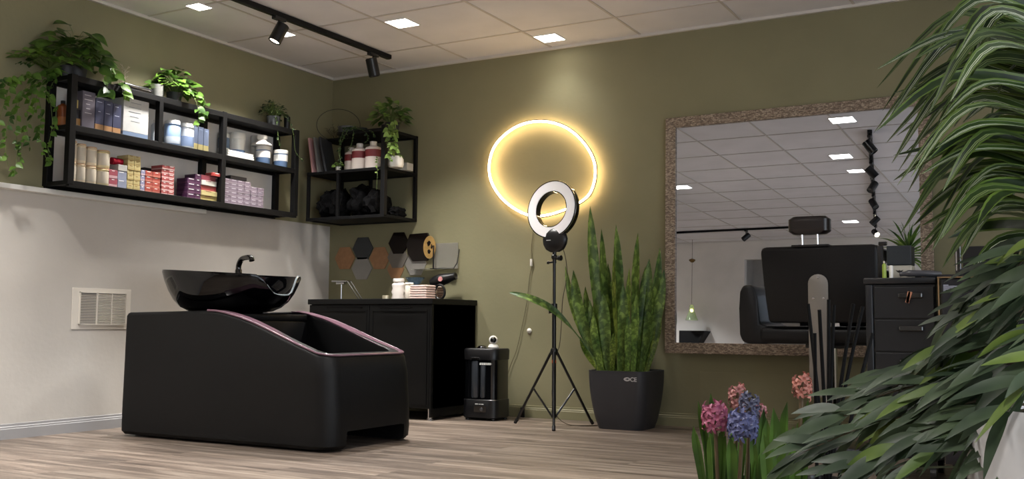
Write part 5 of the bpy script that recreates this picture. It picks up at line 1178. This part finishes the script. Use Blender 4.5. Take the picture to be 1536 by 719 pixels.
# hyacinths
def hyacinth(loc,lab,leaves,flowers,seed):
    t=thing('hyacinth_pot',lab,'flowers',loc); r=random.Random(seed); l=Vector(loc)
    mb=MB(); mb.lathe([(0,0),(.055,0),(.085,.29),(.088,.30),(.08,.30),(.078,.27),(0,.262)],(0,0,0),24,cap=False); mb.build('pot',mat('dark_flower_pot',(30,30,32),.5),t,smooth=True)
    HYL=leafmat('hyacinth_leaf',(38,60,28),(88,122,48),rough=.35) if 'hyacinth_leaf' not in MATS else MATS['hyacinth_leaf']
    mb=MB()
    for (tp,dp,bx,w) in leaves:
        T=at(tp,dp)-l; B_=at((bx,725),dp)-l; B_.z=.255
        T_=T.copy(); n=8;P=[];W=[]
        for i in range(n+1):
            u=i/n; P.append(B_.lerp(T_,u)+Vector((T_.x-B_.x,T_.y-B_.y,0))*(.25*u*u-.25*u)); W.append(w*(.75+.5*u-.2*u*u)*min(1,(1-u)/.22)**.6+.0003)
        nr=(CP-l).normalized()+Vector((r.uniform(-.6,.6),r.uniform(-.6,.6),0)); mb.leaf(P,W,nr,fold=.55)
    mb.build('leaves',HYL,t,smooth=True)
    for (c,dp,rad_,hgt,col,bx,nn) in flowers:
        c_=at(c,dp)-l; B_=at((bx,725),dp)-l; B_.z=.255
        st=MB(); st.tube([B_,B_.lerp(c_,.5),c_+Vector((0,0,hgt*.4))],.0045,8); f=st.build('flower_stalk',mat('stalk_brown_green',(92,76,52),.5),t,smooth=True)
        fm_=MB(); M_=mat('petal_%d_%d_%d'%col,col,.5,var=.22,scale=40)
        for k in range(nn):
            a=k*2.4; z=-hgt/2+hgt*k/nn; rr=rad_*math.sqrt(max(.15,1-(2*z/hgt)**2))*.55; o=Vector((math.cos(a),math.sin(a),.15)); p=c_+Vector((rr*o.x*.5,rr*o.y*.5,z))
            tipc=p+o*rad_*.5
            for j in range(5):
                b=2*PI*j/5; u=o.orthogonal().normalized(); w_=o.cross(u).normalized(); dd=(u*math.cos(b)+w_*math.sin(b)); 
                fm_.leaf([tipc,tipc+dd*rad_*.22+o*rad_*.16,tipc+dd*rad_*.46+o*rad_*.12,tipc+dd*rad_*.6-o*rad_*.02],[.0018,.0034,.0028,.0003],o,fold=.3)
            fm_.tube([p,tipc],.0028,5)
        h=fm_.build('flower_head',M_,t,smooth=True)
l1=at((1108,800),2.3); l1.z=0
hy1=[((1040,640),2.25,1060,.010),((1047,602),2.3,1072,.008),((1066,590),2.35,1075,.010),((1065,650),2.2,1070,.009),((1085,640),2.25,1080,.012),((1078,648),2.3,1092,.010),((1095,655),2.2,1098,.012),((1103,665),2.25,1090,.010),((1115,640),2.35,1105,.011),((1130,655),2.3,1120,.012),((1128,648),2.2,1135,.008),((1146,612),2.25,1132,.010),((1060,665),2.4,1066,.008),((1140,680),2.2,1128,.009),((1052,620),2.3,1065,.008),((1098,622),2.4,1100,.009)]
fl1=[((1072,627),2.25,.030,.052,(156,82,108),1078,20),((1114,640),2.2,.034,.045,(84,88,130),1106,24),((1124,612),2.27,.024,.055,(78,80,104),1120,16),((1106,596),2.35,.022,.05,(164,108,104),1100,12),((1140,616),2.36,.016,.03,(168,112,116),1130,8)]
hyacinth(l1,'pot of pink and blue hyacinths in the front, left of the sticks',hy1,fl1,3)
l2=at((1182,800),2.12); l2.z=0
hy2=[((1160,612),2.1,1160,.014),((1150,628),2.15,1152,.012),((1181,603),2.2,1172,.013),((1168,640),2.1,1168,.014),((1190,640),2.2,1180,.012),((1204,620),2.2,1195,.012),((1195,660),2.1,1188,.012),((1145,650),2.05,1155,.012),((1212,600),2.25,1205,.010)]
fl2=[((1203,580),2.2,.022,.045,(176,112,98),1195,12)]
hyacinth(l2,'pot of hyacinths with one salmon bloom beside the black sticks',hy2,fl2,6)
# black sticks in a floor vase
lv_=at((1236,770),2.45); lv_.z=0
mb=MB(); mb.lathe([(0,0),(.05,0),(.06,.05),(.055,.2),(.04,.27),(.045,.285),(.04,.285),(.035,.27),(.05,.2),(.054,.05),(0,.01)],(0,0,0),24,cap=False); tag(mb.build('floor_vase',mat('black_vase',(20,20,22),.3),smooth=True),'black floor vase holding tall black sticks','vase').location=lv_
sticks=[((1212,456),2.5,1226),((1229,465),2.4,1236),((1251,458),2.5,1240),((1280,456),2.45,1232),((1294,460),2.5,1234),((1222,500),2.45,1228),((1309,500),2.5,1238),((1243,450),2.55,1234)]
sl=['leftmost black stick standing in front of the chair','black stick crossing the steel plate','black stick just right of the steel plate','tall black stick leaning right, first right of the plate','tall black stick leaning right, touching the trolley edge','short black stick behind the salmon bloom','black stick leaning furthest right','thin black stick against the plate edge']
for i,(tp,dp,bx) in enumerate(sticks):
    T=at(tp,dp)-lv_; a=2*PI*i/8; B_=Vector((.018*math.cos(a),.018*math.sin(a),.012)); mb=MB(); n=10
    D_=(T-B_); P=[B_+D_*(k/n)+Vector((D_.x,D_.y,0))*(-.12*math.sin(PI*k/n)) for k in range(n+1)]
    mb.tube(P,.0045,8); o=mb.build('black_stick',mat('black_reed',(7,7,8),.6,spec=.15),smooth=True); o.location=lv_; tag(o,sl[i],'stick','black decorative sticks')
yu=thing('tall_yucca','spiky tall yucca seen in the mirror above the drawer trolley','plant',(3.36,-7.0,0))
mb=MB(); mb.lathe([(0,0),(.16,0),(.2,.4),(.17,.4),(.16,.36),(0,.36)],(0,0,0),24,cap=False); mb.build('pot',mat('dark_planter',(0,0,0)),yu,smooth=True)
mb=MB(); mb.tube(crom([(0,0,.34),(.02,.0,.9),(-.02,.02,1.4),(0,0,1.95)],4),.032,10); mb.build('trunk',MATS['cane_bark'],yu,smooth=True)
r=random.Random(77)
for i in range(46):
    u=i/46; el=-.35+1.7*u; arch((0,0,1.82+.15*u),i*2.4,min(1.35,el),.40,.020,.5,HL1 if i%3 else HL2,yu,n=7)

# =================================================================== VIEW
SC.view_settings.view_transform='Standard'; SC.view_settings.look='None'; SC.view_settings.gamma=1; SC.view_settings.use_curve_mapping=False
SC.view_settings.exposure=.66
SC.cycles.use_denoising=True; SC.cycles.max_bounces=10; SC.cycles.diffuse_bounces=6; SC.cycles.glossy_bounces=5; SC.cycles.sample_clamp_indirect=8; SC.cycles.transparent_max_bounces=8
